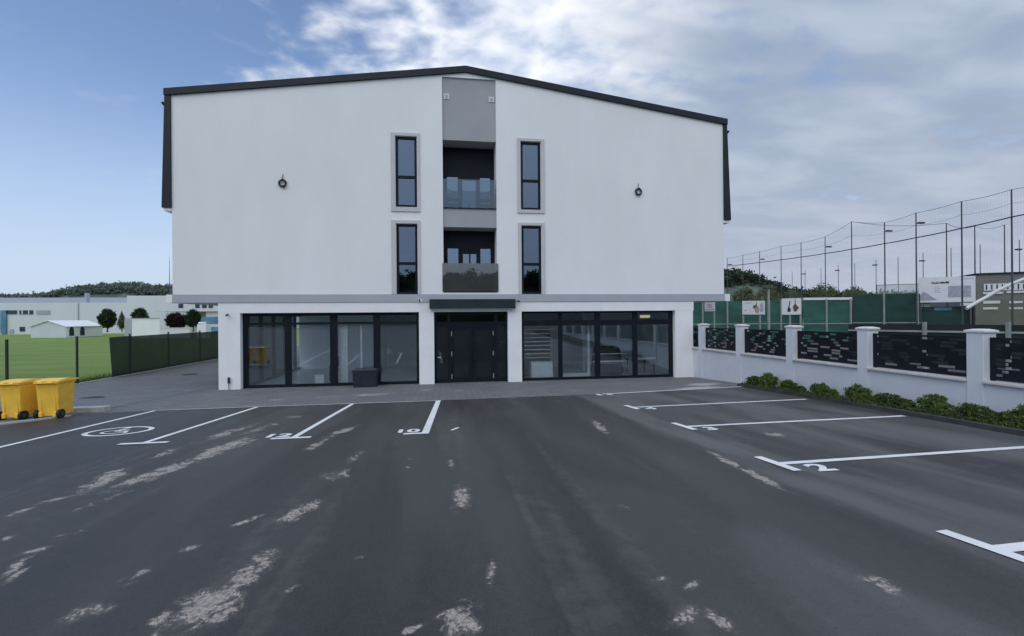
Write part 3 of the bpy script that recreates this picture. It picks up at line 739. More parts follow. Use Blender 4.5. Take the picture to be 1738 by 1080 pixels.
# small fittings on and before the building
def camera_dome(x, z, label):
    t = thing('security_camera', (x, D - .01, z), label, 'camera')
    MB().box(x - .035, x + .035, D - .05, D - .036, z - .03, z + .03).build('mount', MAT['strip_grey'], t)
    MB().tube([(x, D - .05, z - .005), (x + .005, D - .19, z - .03)], .033, 12).build('housing', MAT['ink_black'], t)
camera_dome(-1.0, 3.265, 'small dark security camera on the white lintel left of the entrance canopy')
camera_dome(2.86, 3.235, 'small dark security camera on the white lintel right of the entrance canopy')
camera_dome(-7.9, 2.76, 'small dark camera under the lintel at the head of the left end column')
def cable_coil(x, z, label, seed):
    r = random.Random(seed)
    t = thing('cable_coil', (x, D, z), label, 'cable', 'cable coils left hanging on the upper wall')
    m = MB(); pts = []
    for k in range(72):
        a = k * 2 * math.pi / 18; rr = .118 + .02 * math.sin(k * .9) + r.uniform(-.008, .008)
        pts.append((x + rr * math.cos(a), D - .03 - .012 * (k / 18) + r.uniform(-.005, .005), z + rr * 1.05 * math.sin(a)))
    m.tube(pts, .020, 6); m.build('coil', MAT['rattan'], t, smooth=True)
    m = MB(); m.tube([(x, D + .01, z + .36), (x + .01, D - .03, z + .33), (x - .01, D - .035, z + .2), (x, D - .03, z + .1)], .012, 6); m.build('lead', MAT['cable'], t, smooth=True)
    m = MB(); m.tube([(x + .02, D - .03, z - .1), (x + .03, D - .04, z - .2)], .010, 6); m.build('tail', MAT['cable'], t, smooth=True)
cable_coil(-5.97, 7.63, 'coil of dark cable hanging on the blank white wall left of the windows', 1)
cable_coil(7.92, 7.72, 'coil of dark cable hanging on the blank white wall right of the windows', 2)
t = thing('garden_light', (-7.88, D - .06, 0), 'small black spike light standing against the foot of the left end column', 'light')
MB().tube([(-7.88, D - .06, 0), (-7.88, D - .06, .24)], .014).build('spike', MAT['pole_steel'], t)
MB().tube([(-7.88, D - .06, .24), (-7.88, D - .06, .27), (-7.88, D - .06, .44), (-7.88, D - .06, .46)], .04, 12).build('lamp_head', MAT['ink_black'], t)
# dark planter before the left shopfront
t = thing('planter_box', (-3.02, D - .28, 0), 'dark grey square planter box standing before the left shopfront', 'planter')
m = MB(); x0, x1, y0, y1 = -3.42, -2.56, D - .62, D + .02
m.hexa([(x0 + .03, y0 + .03, .03), (x1 - .03, y0 + .03, .03), (x1 - .03, y1 - .03, .03), (x0 + .03, y1 - .03, .03)], [(x0, y0, .62), (x1, y0, .62), (x1, y1, .62), (x0, y1, .62)])
m.build('pot', MAT['cabinet'], t, bevel=.015)
m = MB(); m.box(x0 - .02, x1 + .02, y0 - .02, y1 + .02, .622, .67); m.build('rim', MAT['cabinet'], t, bevel=.01)
m = MB(); m.box(x0 + .06, x1 - .06, y0 + .06, y1 - .06, .671, .675); m.build('lid', MAT['kerb_dark'], t)
# things seen through the glass
def crate(name, x0, x1, y0, y1, h, m_, label, cat):
    t = thing(name, ((x0 + x1) / 2, (y0 + y1) / 2, .02), label, cat)
    MB().box(x0, x1, y0, y1, .022, h).build('carcass', m_, t, bevel=.012)
    MB().box(x0 + .03, x1 - .03, y0 - .012, y0 - .001, .06, h - .05).build('front', m_, t, bevel=.004)
crate('storage_box', -5.00, -4.66, 18.98, 19.3, .42, MAT['white_goods'], 'small white box on the floor behind the left shopfront glass', 'box')
crate('cabinet', 3.45, 4.35, 18.98, 19.5, .72, MAT['white_goods'], 'low white cabinet behind the leftmost pane of the right shopfront', 'cabinet')
t = thing('office_chair', (-4.45, 20.4, .02), 'dark chair with a curved frame behind the second pane of the left shopfront', 'chair')
m = MB(); m.box(-4.72, -4.22, 20.2, 20.66, .44, .50); m.build('seat', MAT['rattan'], t, bevel=.02)
m = MB(); m.hexa([(-4.70, 20.62, .56), (-4.24, 20.62, .56), (-4.24, 20.67, .56), (-4.70, 20.67, .56)], [(-4.68, 20.72, 1.0), (-4.26, 20.72, 1.0), (-4.26, 20.76, 1.0), (-4.68, 20.76, 1.0)]); m.build('backrest', MAT['rattan'], t, bevel=.02)
for sx in (-4.74, -4.20):
    MB().tube([(sx, 20.22, .03), (sx, 20.2, .62), (sx, 20.28, .72), (sx, 20.64, .74), (sx, 20.68, .6), (sx, 20.66, .03)], .022, 8).build('side_frame', MAT['rattan'], t, smooth=True)
t = thing('door_frame', (5.3, 21.0, .02), 'white door frame standing inside the right shop', 'door frame')
MB().box(4.66, 4.76, 19.3, 19.4, .02, 2.3).build('jamb', MAT['white_goods'], t); MB().box(5.92, 6.04, 19.3, 19.4, .02, 2.3).build('jamb', MAT['white_goods'], t)
MB().box(4.76, 5.92, 19.3, 19.4, 2.2, 2.3).build('head', MAT['white_goods'], t); MB().box(4.76, 5.92, 19.3, 19.4, .02, .2).build('threshold', MAT['white_goods'], t)
t = thing('display_stand', (-3.9, 21.0, .02), 'tall pale display stand inside the left shop beside the planter', 'stand')
MB().box(-3.32, -3.24, 19.1, 19.3, .03, 2.35).build('upright', MAT['white_goods'], t)
MB().box(-4.12, -3.8, 19.1, 19.3, .03, 2.35).build('panel', MAT['white_goods'], t, bevel=.01); MB().box(-4.16, -3.4, 19.0, 19.4, .021, .06).build('base', MAT['strip_grey'], t)
t = thing('wall_lamp', (9.0, 20.0, 2.6), 'small lit warm lamp box high inside the right shop', 'lamp')
MB().box(8.55, 9.05, 20.0, 20.2, 2.50, 2.64).build('housing', MAT['white_goods'], t); MB().box(8.57, 9.03, 19.985, 19.999, 2.51, 2.63).build('diffuser', emis('lamp_warm', (1, .85, .55), .38), t)
t = thing('reflection_slats', (3.8, 19.9, .02), 'added dark panel imitating reflected lines, with pale shelf edges above the white cabinet', 'slats')
MB().box(3.2, 4.5, 20.1, 20.14, .03, 2.15).build('back_panel', MAT['room_dark'], t)  # panel and slats added to imitate lines reflected in the pane
for k in range(8): MB().box(3.2, 4.5, 19.7, 20.09, .84 + k * .17, .862 + k * .17).build('slat', MAT['white_goods'], t)
t = thing('reception_counter', (6.9, 20.2, .02), 'dark rounded counter with pale edges behind the third pane of the right shopfront', 'counter')
m = MB(); m.hexa([(6.35, 19.7, .03), (7.75, 19.7, .03), (7.75, 20.5, .03), (6.35, 20.5, .03)], [(6.5, 19.85, 1.28), (7.6, 19.85, 1.28), (7.6, 20.4, 1.28), (6.5, 20.4, 1.28)]); m.build('body', MAT['cabinet'], t, bevel=.15)
MB().box(6.3, 7.8, 19.62, 19.69, .62, .67).build('edge_strip', MAT['white_goods'], t); MB().box(6.3, 7.8, 19.62, 19.69, .95, .98).build('edge_strip', MAT['white_goods'], t)
t = thing('desk', (8.6, 19.9, .02), 'small desk with a pale top behind the rightmost pane', 'desk')
m = MB(); m.hexa([(8.05, 19.4, .70), (9.2, 19.7, .70), (9.0, 20.5, .70), (7.95, 20.2, .70)], [(8.05, 19.4, .75), (9.2, 19.7, .75), (9.0, 20.5, .75), (7.95, 20.2, .75)]); m.build('desk_top', MAT['white_goods'], t)
for x, y in ((8.1, 19.5), (9.1, 19.76), (8.93, 20.4), (8.02, 20.14)): MB().box(x - .025, x + .025, y - .025, y + .025, .021, .699).build('leg', MAT['rattan'], t)
# balcony chairs
def balcony_chair(x, s, label):
    y, z = D + .45, 6.875
    t = thing('balcony_chair', (x, y, z), label, 'chair', 'chairs on the upper balcony')
    m = MB(); m.box(x - .24, x + .24, y - .22, y + .22, z + .40, z + .45); m.build('seat', MAT['rattan'], t, bevel=.015)
    bx = x + s * .25
    m = MB(); m.hexa([(bx - .02, y - .22, z + .46), (bx + .02, y - .22, z + .46), (bx + .02, y + .22, z + .46), (bx - .02, y + .22, z + .46)],
                     [(bx + s * .1 - .02, y - .2, z + .86), (bx + s * .1 + .02, y - .2, z + .86), (bx + s * .1 + .02, y + .2, z + .86), (bx + s * .1 - .02, y + .2, z + .86)]); m.build('backrest', MAT['rattan'], t, bevel=.015)
    for yy in (y - .235, y + .235):
        MB().tube([(x + s * .24, yy, z + .78), (x, yy, z + .66), (x - s * .22, yy, z + .62), (x - s * .24, yy, z + .42)], .016, 6).build('armrest', MAT['rattan'], t, smooth=True)
    for sx in (-.21, .21):
        for sy in (-.19, .19): MB().tube([(x + sx, y + sy, z + .40), (x + sx * 1.1, y + sy * 1.1, z)], .015, 6).build('leg', MAT['rattan'], t)
balcony_chair(.36, -1, 'dark armchair at the left end of the upper balcony, facing right')
balcony_chair(1.62, 1, 'dark armchair at the right end of the upper balcony, facing left')

# ------------------------------------------------------------------ yellow wheeled bins
def bin_(x, y, rz, label):
    t = thing('wheeled_bin', (0, 0, 0), label, 'bin', 'yellow wheeled bins')
    w, d, h = .225, .275, .80                 # half width, half depth, height of the body
    b = MB(); k = .89
    b.hexa([(-w * k, -d * .80, .05), (w * k, -d * .80, .05), (w * k, d * k, .05), (-w * k, d * k, .05)], [(-w, -d, h), (w, -d, h), (w, d, h), (-w, d, h)])
    b.hexa([(-w - .02, -d - .02, h), (w + .02, -d - .02, h), (w + .02, d + .02, h), (-w - .02, d + .02, h)], [(-w - .02, -d - .02, h + .045), (w + .02, -d - .02, h + .045), (w + .02, d + .02, h + .045), (-w - .02, d + .02, h + .045)])
    b.box(-w * .72, -w * .52, -d * .83 - .03, -d * .80, .06, h * .96); b.box(w * .52, w * .72, -d * .83 - .03, -d * .80, .06, h * .96)
    b.box(-w * .80, -w * .45, -d * .82 - .05, -d * .78, .04, .16); b.box(w * .45, w * .80, -d * .82 - .05, -d * .78, .04, .16)
    b.build('body', MAT['bin_yellow'], t, bevel=.018)
    l = MB(); n = 6
    for i in range(n):
        a, c = i / n, (i + 1) / n
        ya, yc = -d - .03 + a * (2 * d + .11), -d - .03 + c * (2 * d + .11)
        za, zc = h + .055 + .05 * math.sin(math.pi * (.1 + .8 * a)), h + .055 + .05 * math.sin(math.pi * (.1 + .8 * c))
        l.hexa([(-w - .035, ya, h + .047), (w + .035, ya, h + .047), (w + .035, yc, h + .047), (-w - .035, yc, h + .047)], [(-w - .02, ya, za), (w + .02, ya, za), (w + .02, yc, zc), (-w - .02, yc, zc)])
    ld = l.build('lid', MAT['bin_yellow'], t)
    for sx in (-.10, .10): MB().tube([(sx - .04, -d - .05, h + .05), (sx + .04, -d - .05, h + .05)], .022, 8).build('hinge', MAT['bin_yellow'], ld)
    MB().tube([(-w * .85, -d - .02, h + .02), (-w * .85, -d - .10, h + .035), (w * .85, -d - .10, h + .035), (w * .85, -d - .02, h + .02)], .016, 8).build('handle', MAT['bin_yellow'], t, smooth=True)
    MB().tube([(-w - .03, -d * .72, .10), (w + .03, -d * .72, .10)], .012, 8).build('axle', MAT['steel'], t)
    for sx in (-1, 1):
        cx = sx * (w * .80 + .045)
        wh = MB(); wh.tube([(cx - .028, -d * .72, .10), (cx - .02, -d * .72, .10), (cx + .02, -d * .72, .10), (cx + .028, -d * .72, .10)], .10, 20)
        wo = wh.build('wheel', MAT['rubber'], t, bevel=.008)
        MB().tube([(cx + sx * .0285, -d * .72, .10), (cx + sx * .036, -d * .72, .10)], .05, 14).build('hub', MAT['kerb_dark'], wo)
    t.location = (x, y, H(y) + .008); t.rotation_euler.z = rz
    return t
bin_(-9.13, 12.52, rad(3), 'yellow wheeled rubbish bin nearest the kerb stub, right of its twin')
bin_(-9.80, 12.45, rad(-4), 'yellow wheeled rubbish bin at the left edge of the picture')

# ------------------------------------------------------------------ boundary wall on the right
BW = thing('boundary_wall', (10.45, 12, 0), 'low white boundary wall with square pillars and black cut-out metal panels', 'wall')
w = MB(); w.box(10.3, 10.5, -6, 36, -.1, 1.21); w.build('wall_base', MAT['fence_wall'], BW)
PY = [7.9 + 2.52 * k for k in range(-4, 11)]
rng = random.Random(5)
for k, y in enumerate(PY):
    if y < -3: continue
    p = MB(); p.box(10.275, 10.575, y - .15, y + .15, .0, 2.19); po = p.build('pillar', MAT['fence_wall'], BW, bevel=.008)
    c = MB()
    c.hexa([(10.25, y - .185, 2.191), (10.60, y - .185, 2.191), (10.60, y + .185, 2.191), (10.25, y + .185, 2.191)], [(10.25, y - .185, 2.235), (10.60, y - .185, 2.235), (10.60, y + .185, 2.235), (10.25, y + .185, 2.235)])
    c.hexa([(10.25, y - .185, 2.235), (10.60, y - .185, 2.235), (10.60, y + .185, 2.235), (10.25, y + .185, 2.235)], [(10.34, y - .08, 2.262), (10.51, y - .08, 2.262), (10.51, y + .08, 2.262), (10.34, y + .08, 2.262)])
    c.build('cap', MAT['cap_stone'], po, bevel=.006)
    if k + 1 >= len(PY): break
    a, b = y + .153, y + 2.52 - .153
    MB().box(10.225, 10.53, a, b, 1.212, 1.262).build('sill', MAT['sill_stone'], BW, bevel=.008)
    # panel: staggered cut-outs, some of them open
    n = MB(); x0, x1 = 10.42, 10.435; z0, z1 = 1.285, 2.10
    n.box(x0, x1, a, b, z0, z0 + .05); n.box(x0, x1, a, b, z1 - .04, z1); n.box(x0, x1, a, a + .06, z0 + .05, z1 - .04); n.box(x0, x1, b - .06, b, z0 + .05, z1 - .04)
    rows = 10; zz = z0 + .05; hh = (z1 - .04 - zz) / rows
    for i in range(rows):
        za, zb = zz + i * hh, zz + (i + 1) * hh
        n.box(x0 + .001, x1 - .001, a + .06, b - .06, za, za + .022)
        yy = a + .06
        open_ = rng.random() < .3
        while yy < b - .07:
            L = rng.uniform(.10, .42) if open_ else rng.uniform(.2, .75)
            e2 = min(yy + L, b - .06)
            if not open_: n.box(x0, x1, yy, e2, za + .022, zb)
            open_ = not open_; yy = e2
    po2 = n.build('panel', MAT['black_panel'], BW)
    for yy in (a + .02,):
        m = MB(); m.box(10.44, 10.50, a, a + .05, 1.262, 2.10); m.box(10.44, 10.50, b - .05, b, 1.262, 2.10); m.build('panel_post', MAT['black_panel'], po2)

# ------------------------------------------------------------------ plants
def leaf(mb, p, size, r, flat=.0):
    d = Vector((r.gauss(0, 1), r.gauss(0, 1), r.gauss(0, 1) * (1 - flat))).normalized()
    u = d.orthogonal().normalized(); u = (Matrix.Rotation(r.uniform(0, 6.28), 3, d) @ u)
    w = d.cross(u); a = size * r.uniform(.6, 1.3)
    mb.poly([p - u * a, p + w * a * .42, p + u * a, p - w * a * .42])
def crown(mb, c, rx, ry, rz, clumps, per, size, r, cl=.33, low=-.75):
    c = Vector(c)
    for _ in range(clumps):
        while True:
            q = Vector((r.uniform(-1, 1), r.uniform(-1, 1), r.uniform(low, 1)))
            if .25 < q.length < 1: break
        q = q * (.55 + .45 * q.length) / max(q.length, .5) * .95 if q.length > .5 else q
        cc = c + Vector((q.x * rx, q.y * ry, q.z * rz)); k = r.uniform(.65, 1.35) * cl
        for _ in range(per):
            o = Vector((r.gauss(0, .5), r.gauss(0, .5), r.gauss(0, .45)))
            leaf(mb, cc + Vector((o.x * rx * k, o.y * ry * k, o.z * rz * k)), size, r)
def shrub(x, y, w, h, label, dark, seed):
    r = random.Random(seed); z = H(y) + .05
    t = thing('shrub', (x, y, z), label, 'shrub', 'shrubs in the bed along the white wall')
    m = MB(); m.tube([(x, y, z - .02), (x + .01, y, z + h * .4)], .022, 6, .012)
    for k in range(5):
        a = k * 1.3 + r.random(); m.tube([(x, y, z + .02), (x + math.cos(a) * w * .3, y + math.sin(a) * w * .3, z + h * .6)], .012, 5, .005)
    m.build('stem', MAT['bark'], t)
    m = MB(); crown(m, (x, y, z + h * .5), w * .5, w * .5, h * .52, 64, 62, .022, r, .25, -.9)
    m.build('foliage', MAT['leaf_shrub_dark' if dark else 'leaf_shrub'], t)
ORD = ['first', 'second', 'third', 'fourth', 'fifth', 'sixth', 'seventh', 'eighth', 'ninth', 'tenth', 'eleventh', 'twelfth', 'thirteenth', 'fourteenth', 'fifteenth', 'sixteenth', 'seventeenth', 'eighteenth']
SH = [(9.98, 14.15, .62, .42, 1), (9.95, 13.45, .62, .60, 0), (9.95, 12.55, .62, .40, 0), (9.80, 12.0, .5, .26, 1), (9.9, 11.35, .52, .44, 0), (9.8, 10.95, .55, .30, 0), (9.92, 10.2, .62, .50, 0), (9.75, 9.85, .5, .28, 0),
      (9.82, 9.3, .62, .36, 1), (9.7, 8.85, .55, .27, 1), (9.8, 8.3, .58, .48, 0), (9.65, 7.95, .5, .28, 0), (9.72, 7.5, .55, .36, 1), (9.6, 7.1, .5, .28, 1), (9.66, 6.65, .58, .46, 0), (9.55, 6.25, .55, .32, 0), (9.6, 5.75, .6, .42, 1)]
for i, (x, y, w_, h_, dk) in enumerate(SH):
    kind = ('dark ' if dk else 'green ') + ('tall' if h_ > .45 else 'low' if h_ > .3 else 'very low')
    shrub(x, y, w_ * .78, h_ * .74, kind + ' shrub, %s from the far end of the bed' % ORD[i], dk, 100 + i)

gc = MB(); rg = random.Random(77)
for _ in range(9000):
    y = rg.uniform(1.0, 14.5); x = 9.13 + (y - 6.2) * .07 + abs(rg.gauss(0, .16))
    if x > 10.2: continue
    leaf(gc, Vector((x, y, H(y) + .06 + abs(rg.gauss(0, .05)))), .026, rg, .3)
tag(gc.build('ground_cover', MAT['leaf_shrub_dark']), 'low creeping ground cover between the shrubs and the dark kerb', 'ground cover', kind='stuff')

def tree(name, x, y, z, h, w, leafm, label, seed, trunk=.22, group=None, clumps=70, per=36, size=.16, shape=1.0, cat='tree'):
    r = random.Random(seed)
    t = thing(name, (x, y, z), label, cat, group)
    m = MB(); th = h * trunk
    m.tube([(x, y, z - .2), (x + .03 * w, y, z + th), (x - .02 * w, y, z + h * .7)], .035 * w + .05, 8, .02)
    for k in range(7):
        a = r.uniform(0, 6.28); zz = z + th + r.random() * h * .35
        m.tube([(x, y, zz), (x + math.cos(a) * w * .2, y + math.sin(a) * w * .2, zz + h * .14), (x + math.cos(a) * w * .36, y + math.sin(a) * w * .36, zz + h * .2)], .018 * w + .02, 6, .015)
    m.build('trunk', MAT['bark'], t)
    m = MB(); ch = h - th
    crown(m, (x, y, z + th + ch * .5), w * .43, w * .43, ch * .49, clumps * 2, per, size * .8, r, .22, -.95)
    if shape != 1.0:
        zt = z + th
        for i, p in enumerate(m.v):
            q = max(0, min(1, (p[2] - zt) / ch)); s = (1 - q) ** shape * .95 + .1
            m.v[i] = (x + (p[0] - x) * s, y + (p[1] - y) * s, p[2])
    m.build('crown', MAT[leafm], t)
    return t

# ------------------------------------------------------------------ left: fence, field, warehouse and so on
def uv_quad(name, m, pts, parent=None):
    """quad with UVs in metres (for nets)"""
    p = [Vector(q) for q in pts]
    o = MB().poly(p).build(name, m, parent)
    uv = o.data.uv_layers.new(name='UVMap')
    L, Hh = (p[1] - p[0]).length, (p[3] - p[0]).length
    for i, c in enumerate(((0, 0), (L, 0), (L, Hh), (0, Hh))): uv.data[i].uv = c
    return o
FX = -14.9
FE = thing('mesh_fence', (FX, 22, 0), 'green mesh fence on dark posts beside the paved path, partly hung with shade net', 'fence')
posts = [6.0, 9.1, 12.2, 15.3, 18.4, 21.5, 24.75, 27.9, 31.2, 34.4, 37.6, 40.8]
for y in posts: MB().box(FX - .03, FX + .03, y - .03, y + .03, H(y) - .1, H(y) + 1.95).build('post', MAT['green_post'], FE)
for a, b in zip(posts, posts[1:]):
    uv_quad('mesh_panel', MAT['net_green'], [(FX, a + .03, H(a) + .03), (FX, b - .03, H(b) + .03), (FX, b - .03, H(b) + 1.8), (FX, a + .03, H(a) + 1.8)], FE)
sn = [23.3] + [p for p in posts if p > 24]
for a, b in zip(sn, sn[1:]):
    da = .18 if a < 24 else 0
    q = uv_quad('shade_net', MAT['shade_green'], [(FX + .035, a + da, .04), (FX + .035, b, .04), (FX + .035, b, 1.85), (FX + .035, a, 1.83)], FE)
r = random.Random(8)
m = MB()
for _ in range(5200):
    y = r.uniform(9, 36); x = FX - .12 - abs(r.gauss(0, .28)); hh = r.uniform(.05, .2) * (1.5 if 22 < y < 25 else 1); z = H(y) - .03
    a = r.uniform(0, 3.14); dx, dy = math.cos(a) * .012, math.sin(a) * .012; lx, ly = r.gauss(0, .05), r.gauss(0, .05)
    m.poly([(x - dx, y - dy, z), (x + dx, y + dy, z), (x + lx, y + ly, z + hh)])
tag(m.build('grass_tufts', MAT['grass_tuft']), 'tufts of longer grass along the foot of the mesh fence', 'grass', kind='stuff')

# warehouse
WY = 112
WH = thing('warehouse', (-110, WY, 0), 'long pale warehouse with a grey upper roof strip across the field', 'warehouse')
def P(px, py, y=WY): return AT(px, py, y)
zc = P(100, 514).z; zt = P(217, 503).z; xr = P(217, 510).x
m = MB(); m.box(P(-420, 510).x, xr, WY, WY + 40, -.1, zc); m.build('wall', MAT['warehouse_white'], WH)
m = MB(); m.prism_y([(P(-420, 505).x, zc + .001), (xr, zc + .001), (xr, zt), (P(-420, 505).x, zt)], WY + 6, WY + 34); m.build('roof', MAT['warehouse_grey'], WH)
m = MB(); m.box(xr + .01, P(420, 505).x, WY - .3, WY + 40, -.1, zt + .1); m.build('end_block', MAT['warehouse_white'], WH)
def farwin(x0, y0, x1, y1, mt, nm='window', off=.12, nb=0):
    a, b = P(x0, y0), P(x1, y1)
    o = MB().box(a.x, b.x, WY - off, WY - .001, b.z, a.z).build(nm, MAT[mt], WH)
    return o
farwin(2.5, 527, 12.5, 567, 'glass_blue', 'glazed_stair', .3); farwin(12.8, 527, 29, 533.5, 'window_far'); farwin(33.5, 527, 56.5, 533.5, 'window_far'); farwin(62.5, 527, 85, 533.5, 'warehouse_grey'); farwin(34, 555, 42.5, 562.5, 'window_far'); farwin(17, 559, 23.5, 566, 'warehouse_grey', 'door')
for x in (38, 49): farwin(x, 527, x + 1.8, 533.5, 'warehouse_white', 'mullion', .2)
a = P(133, 500)
MB().box(a.x - .18, a.x + .18, WY + 2, WY + 3, zc, P(133, 499).z + .3).build('roof_vent', MAT['warehouse_grey'], WH)
MB().box(a.x - .08, a.x + .08, WY - .14, WY - .001, 0, zc - .1).build('downpipe', MAT['warehouse_grey'], WH)

# marquee tent
TY = 84
def T(px, py, y=TY): return AT(px, py, y)
tl, tr_ = T(112, 571).x, T(174, 569).x
eav, rdg = T(112, 554.5).z, T(80, 545).z
TN = thing('marquee', ((tl + tr_) / 2, TY + 4, 0), 'long white marquee tent with arched windows on the field', 'tent')
lw = T(43, 571).x; xm = (lw + tl) / 2
# gable end faces left-front, long side runs back to the right
ftr = T(174, 569, TY + 9); dv = Vector((ftr.x - tl, 9.0))
g0, g1 = Vector((lw, TY + 1.0)), Vector((tl, TY))
gm = (g0 + g1) / 2
m = MB()
def v3(p, z): return (p.x, p.y, z)
h0, h1, hm = g0 + dv, g1 + dv, gm + dv
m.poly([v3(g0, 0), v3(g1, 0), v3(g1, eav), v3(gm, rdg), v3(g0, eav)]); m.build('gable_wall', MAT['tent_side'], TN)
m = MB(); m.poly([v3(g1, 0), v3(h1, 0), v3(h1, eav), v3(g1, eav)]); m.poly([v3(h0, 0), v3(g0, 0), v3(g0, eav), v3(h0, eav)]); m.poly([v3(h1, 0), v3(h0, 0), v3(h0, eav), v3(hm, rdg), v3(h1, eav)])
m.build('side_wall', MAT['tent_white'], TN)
m = MB(); e_ = (g1 - g0).normalized() * .25; f_ = dv.normalized() * .2
def roofq(a, b, c, d_): 
    up = Vector((0, 0, .06)); q = [Vector(p) for p in (a, b, c, d_)]
    m.hexa(q, [p + up for p in q])
roofq(v3(g1 + e_ - f_, eav - .05), v3(h1 + e_ + f_, eav - .05), v3(hm + f_, rdg + .02), v3(gm - f_, rdg + .02)); roofq(v3(gm - f_, rdg + .02), v3(hm + f_, rdg + .02), v3(h0 - e_ + f_, eav - .05), v3(g0 - e_ - f_, eav - .05))
m.build('roof', MAT['tent_white'], TN)
for k in (.14, .42):
    c = g1 + dv * k; u = dv.normalized(); n = Vector((u.y, -u.x))
    pts = [c - u * .65, c + u * .65]
    m = MB(); ring = [(-.55, .25)] + [(-.55 * math.cos(t * math.pi / 8), 1.0 + .75 * math.sin(t * math.pi / 8)) for t in range(9)] + [(.55, .25)]
    m.poly([(c.x + u.x * q + n.x * .03, c.y + u.y * q + n.y * .03, z) for q, z in ring][::-1]); m.build('window', MAT['window_far'], TN)

# container / white shed
SY = 78
c0, c1, c2 = AT(197, 568, SY + 3), AT(224, 568, SY), AT(271, 566, SY + 1)
ct = AT(224, 541.5, SY).z
CN = thing('storage_shed', (c1.x, SY, 0), 'white flat roofed shed standing between the dark tree and the purple bush', 'shed')
m = MB(); back = Vector((c0.x - c1.x, 5.0))
q = [Vector((c1.x, SY)), Vector((c2.x, SY + 1)), Vector((c2.x, SY + 1)) + back, Vector((c1.x, SY)) + back]
m.hexa([(p.x, p.y, 0) for p in q], [(p.x, p.y, ct) for p in q]); m.build('wall', MAT['tent_white'], CN)
m = MB(); cx_, cy_ = sum(p.x for p in q) / 4, sum(p.y for p in q) / 4
qq = [Vector((cx_ + (p.x - cx_) * 1.02, cy_ + (p.y - cy_) * 1.02)) for p in q]
m.hexa([(p.x, p.y, ct) for p in qq], [(p.x, p.y, ct + .12) for p in qq]); m.build('roof', MAT['container_grey'], CN)
a, b = q[3], q[0]; u = (b - a); n = Vector((u.y, -u.x)).normalized() * .03
m = MB(); m.poly([(a.x + n.x, a.y + n.y, .05), (b.x + n.x, b.y + n.y, .05), (b.x + n.x, b.y + n.y, ct - .05), (a.x + n.x, a.y + n.y, ct - .05)]); m.build('side_cladding', MAT['container_grey'], CN)

# trees of the left background
def px_tree(name, px, top, bot, wpx, y, leafm, label, seed, **kw):
    b = AT(px, bot, y); t_ = AT(px, top, y); w_ = wpx * (b.x * sY + y * cY) / F * 1.0
    return tree(name, b.x, y, max(b.z, 0) if kw.pop('ground', True) else b.z, t_.z - max(b.z, 0), w_, leafm, label, seed, **kw)
px_tree('tree', 182, 526, 562, 27, 88, 'leaf_dark', 'dark round topped tree between the marquee and the white shed', 21, trunk=.16, size=.2, clumps=80)
px_tree('tree', 238, 524, 562, 26, 92, 'leaf_dark', 'dark tree rising behind the roof of the white shed', 22, trunk=.2, size=.2)
px_tree('conifer', 207, 528, 562, 17, 96, 'leaf_pale', 'small pale pointed conifer behind the left end of the white shed', 23, trunk=.1, size=.14, shape=.8)
px_tree('tree', 300, 531, 562, 34, 82, 'leaf_purple', 'dark purple leaved bushy tree right of the white shed', 24, trunk=.12, size=.2, clumps=90)
px_tree('tree', 328, 526, 561, 24, 80, 'leaf_dark', 'dark green round tree just left of the building column', 25, trunk=.16, size=.18, clumps=80)
# low white van shapes behind the shade net: a low wall and a parapet
t = thing('garden_wall', (AT(295, 562, 76).x, 76, 0), 'low pale wall under the purple tree beyond the fence', 'wall')
a, b = AT(271, 558, 76), AT(322, 556, 76)
MB().box(a.x, b.x, 76, 76.3, 0, a.z).build('wall_body', MAT['warehouse_white'], t); MB().box(a.x, b.x, 75.95, 76.35, a.z, a.z + .12).build('coping', MAT['sill_stone'], t)
a, b = AT(334, 551, 72), AT(350, 566, 72)
t = thing('utility_cabinet', ((a.x + b.x) / 2, 72, 0), 'white utility kiosk with rounded top beyond the fence near the column', 'kiosk')
MB().box(a.x, b.x, 72, 73.5, 0, a.z).build('body', MAT['sign_white'], t, bevel=.05); MB().box(a.x + .15, b.x - .55, 71.95, 73.4, a.z + .001, a.z + .35).build('hood', MAT['tent_white'], t, bevel=.15)
# office block behind, seen under the gallery slab
OY = 100
OB = thing('office_block', (AT(340, 560, OY).x, OY, 0), 'white office block with dark window bands and blue glazing behind the trees', 'building')
x0, x1 = AT(262, 540, OY).x, AT(440, 540, OY).x
MB().box(x0, x1, OY, OY + 15, 4.35, 6.95).build('upper_wall', MAT['warehouse_white'], OB); MB().box(x0 + 9, x1, OY + .6, OY + 15, -.1, 4.349).build('lower_wall', MAT['warehouse_white'], OB)
for p0, p1 in ((303, 311), (331.5, 339), (343, 351), (354, 361.5)):
    a, b = AT(p0, 516, OY), AT(p1, 523, OY); MB().box(a.x, b.x, OY - .06, OY - .001, b.z, a.z).build('window', MAT['window_far'], OB)
a, b = AT(341, 538, OY + .6), AT(374, 549.5, OY + .6); MB().box(a.x, b.x, OY + .5, OY + .599, b.z, a.z).build('glazing', MAT['glass_blue'], OB)
a, b = AT(349, 555, OY + .6), AT(374, 566, OY + .6); MB().box(a.x, b.x, OY + .5, OY + .599, b.z, a.z).build('glazing', MAT['glass_blue'], OB)
# thin mast on the hill
b = AT(288, 492, 260); t_ = AT(288, 443, 260)
tm = thing('radio_mast', (b.x, 260, 0), 'thin grey mast rising beside the left edge of the building', 'mast')
MB().tube([(b.x, 260, 0), (b.x, 260, t_.z)], .32, 6, .10).build('shaft', MAT['pole_steel'], tm); MB().tube([(b.x, 260, t_.z), (b.x, 260, t_.z + 2)], .06, 5).build('tip', MAT['pole_steel'], tm)

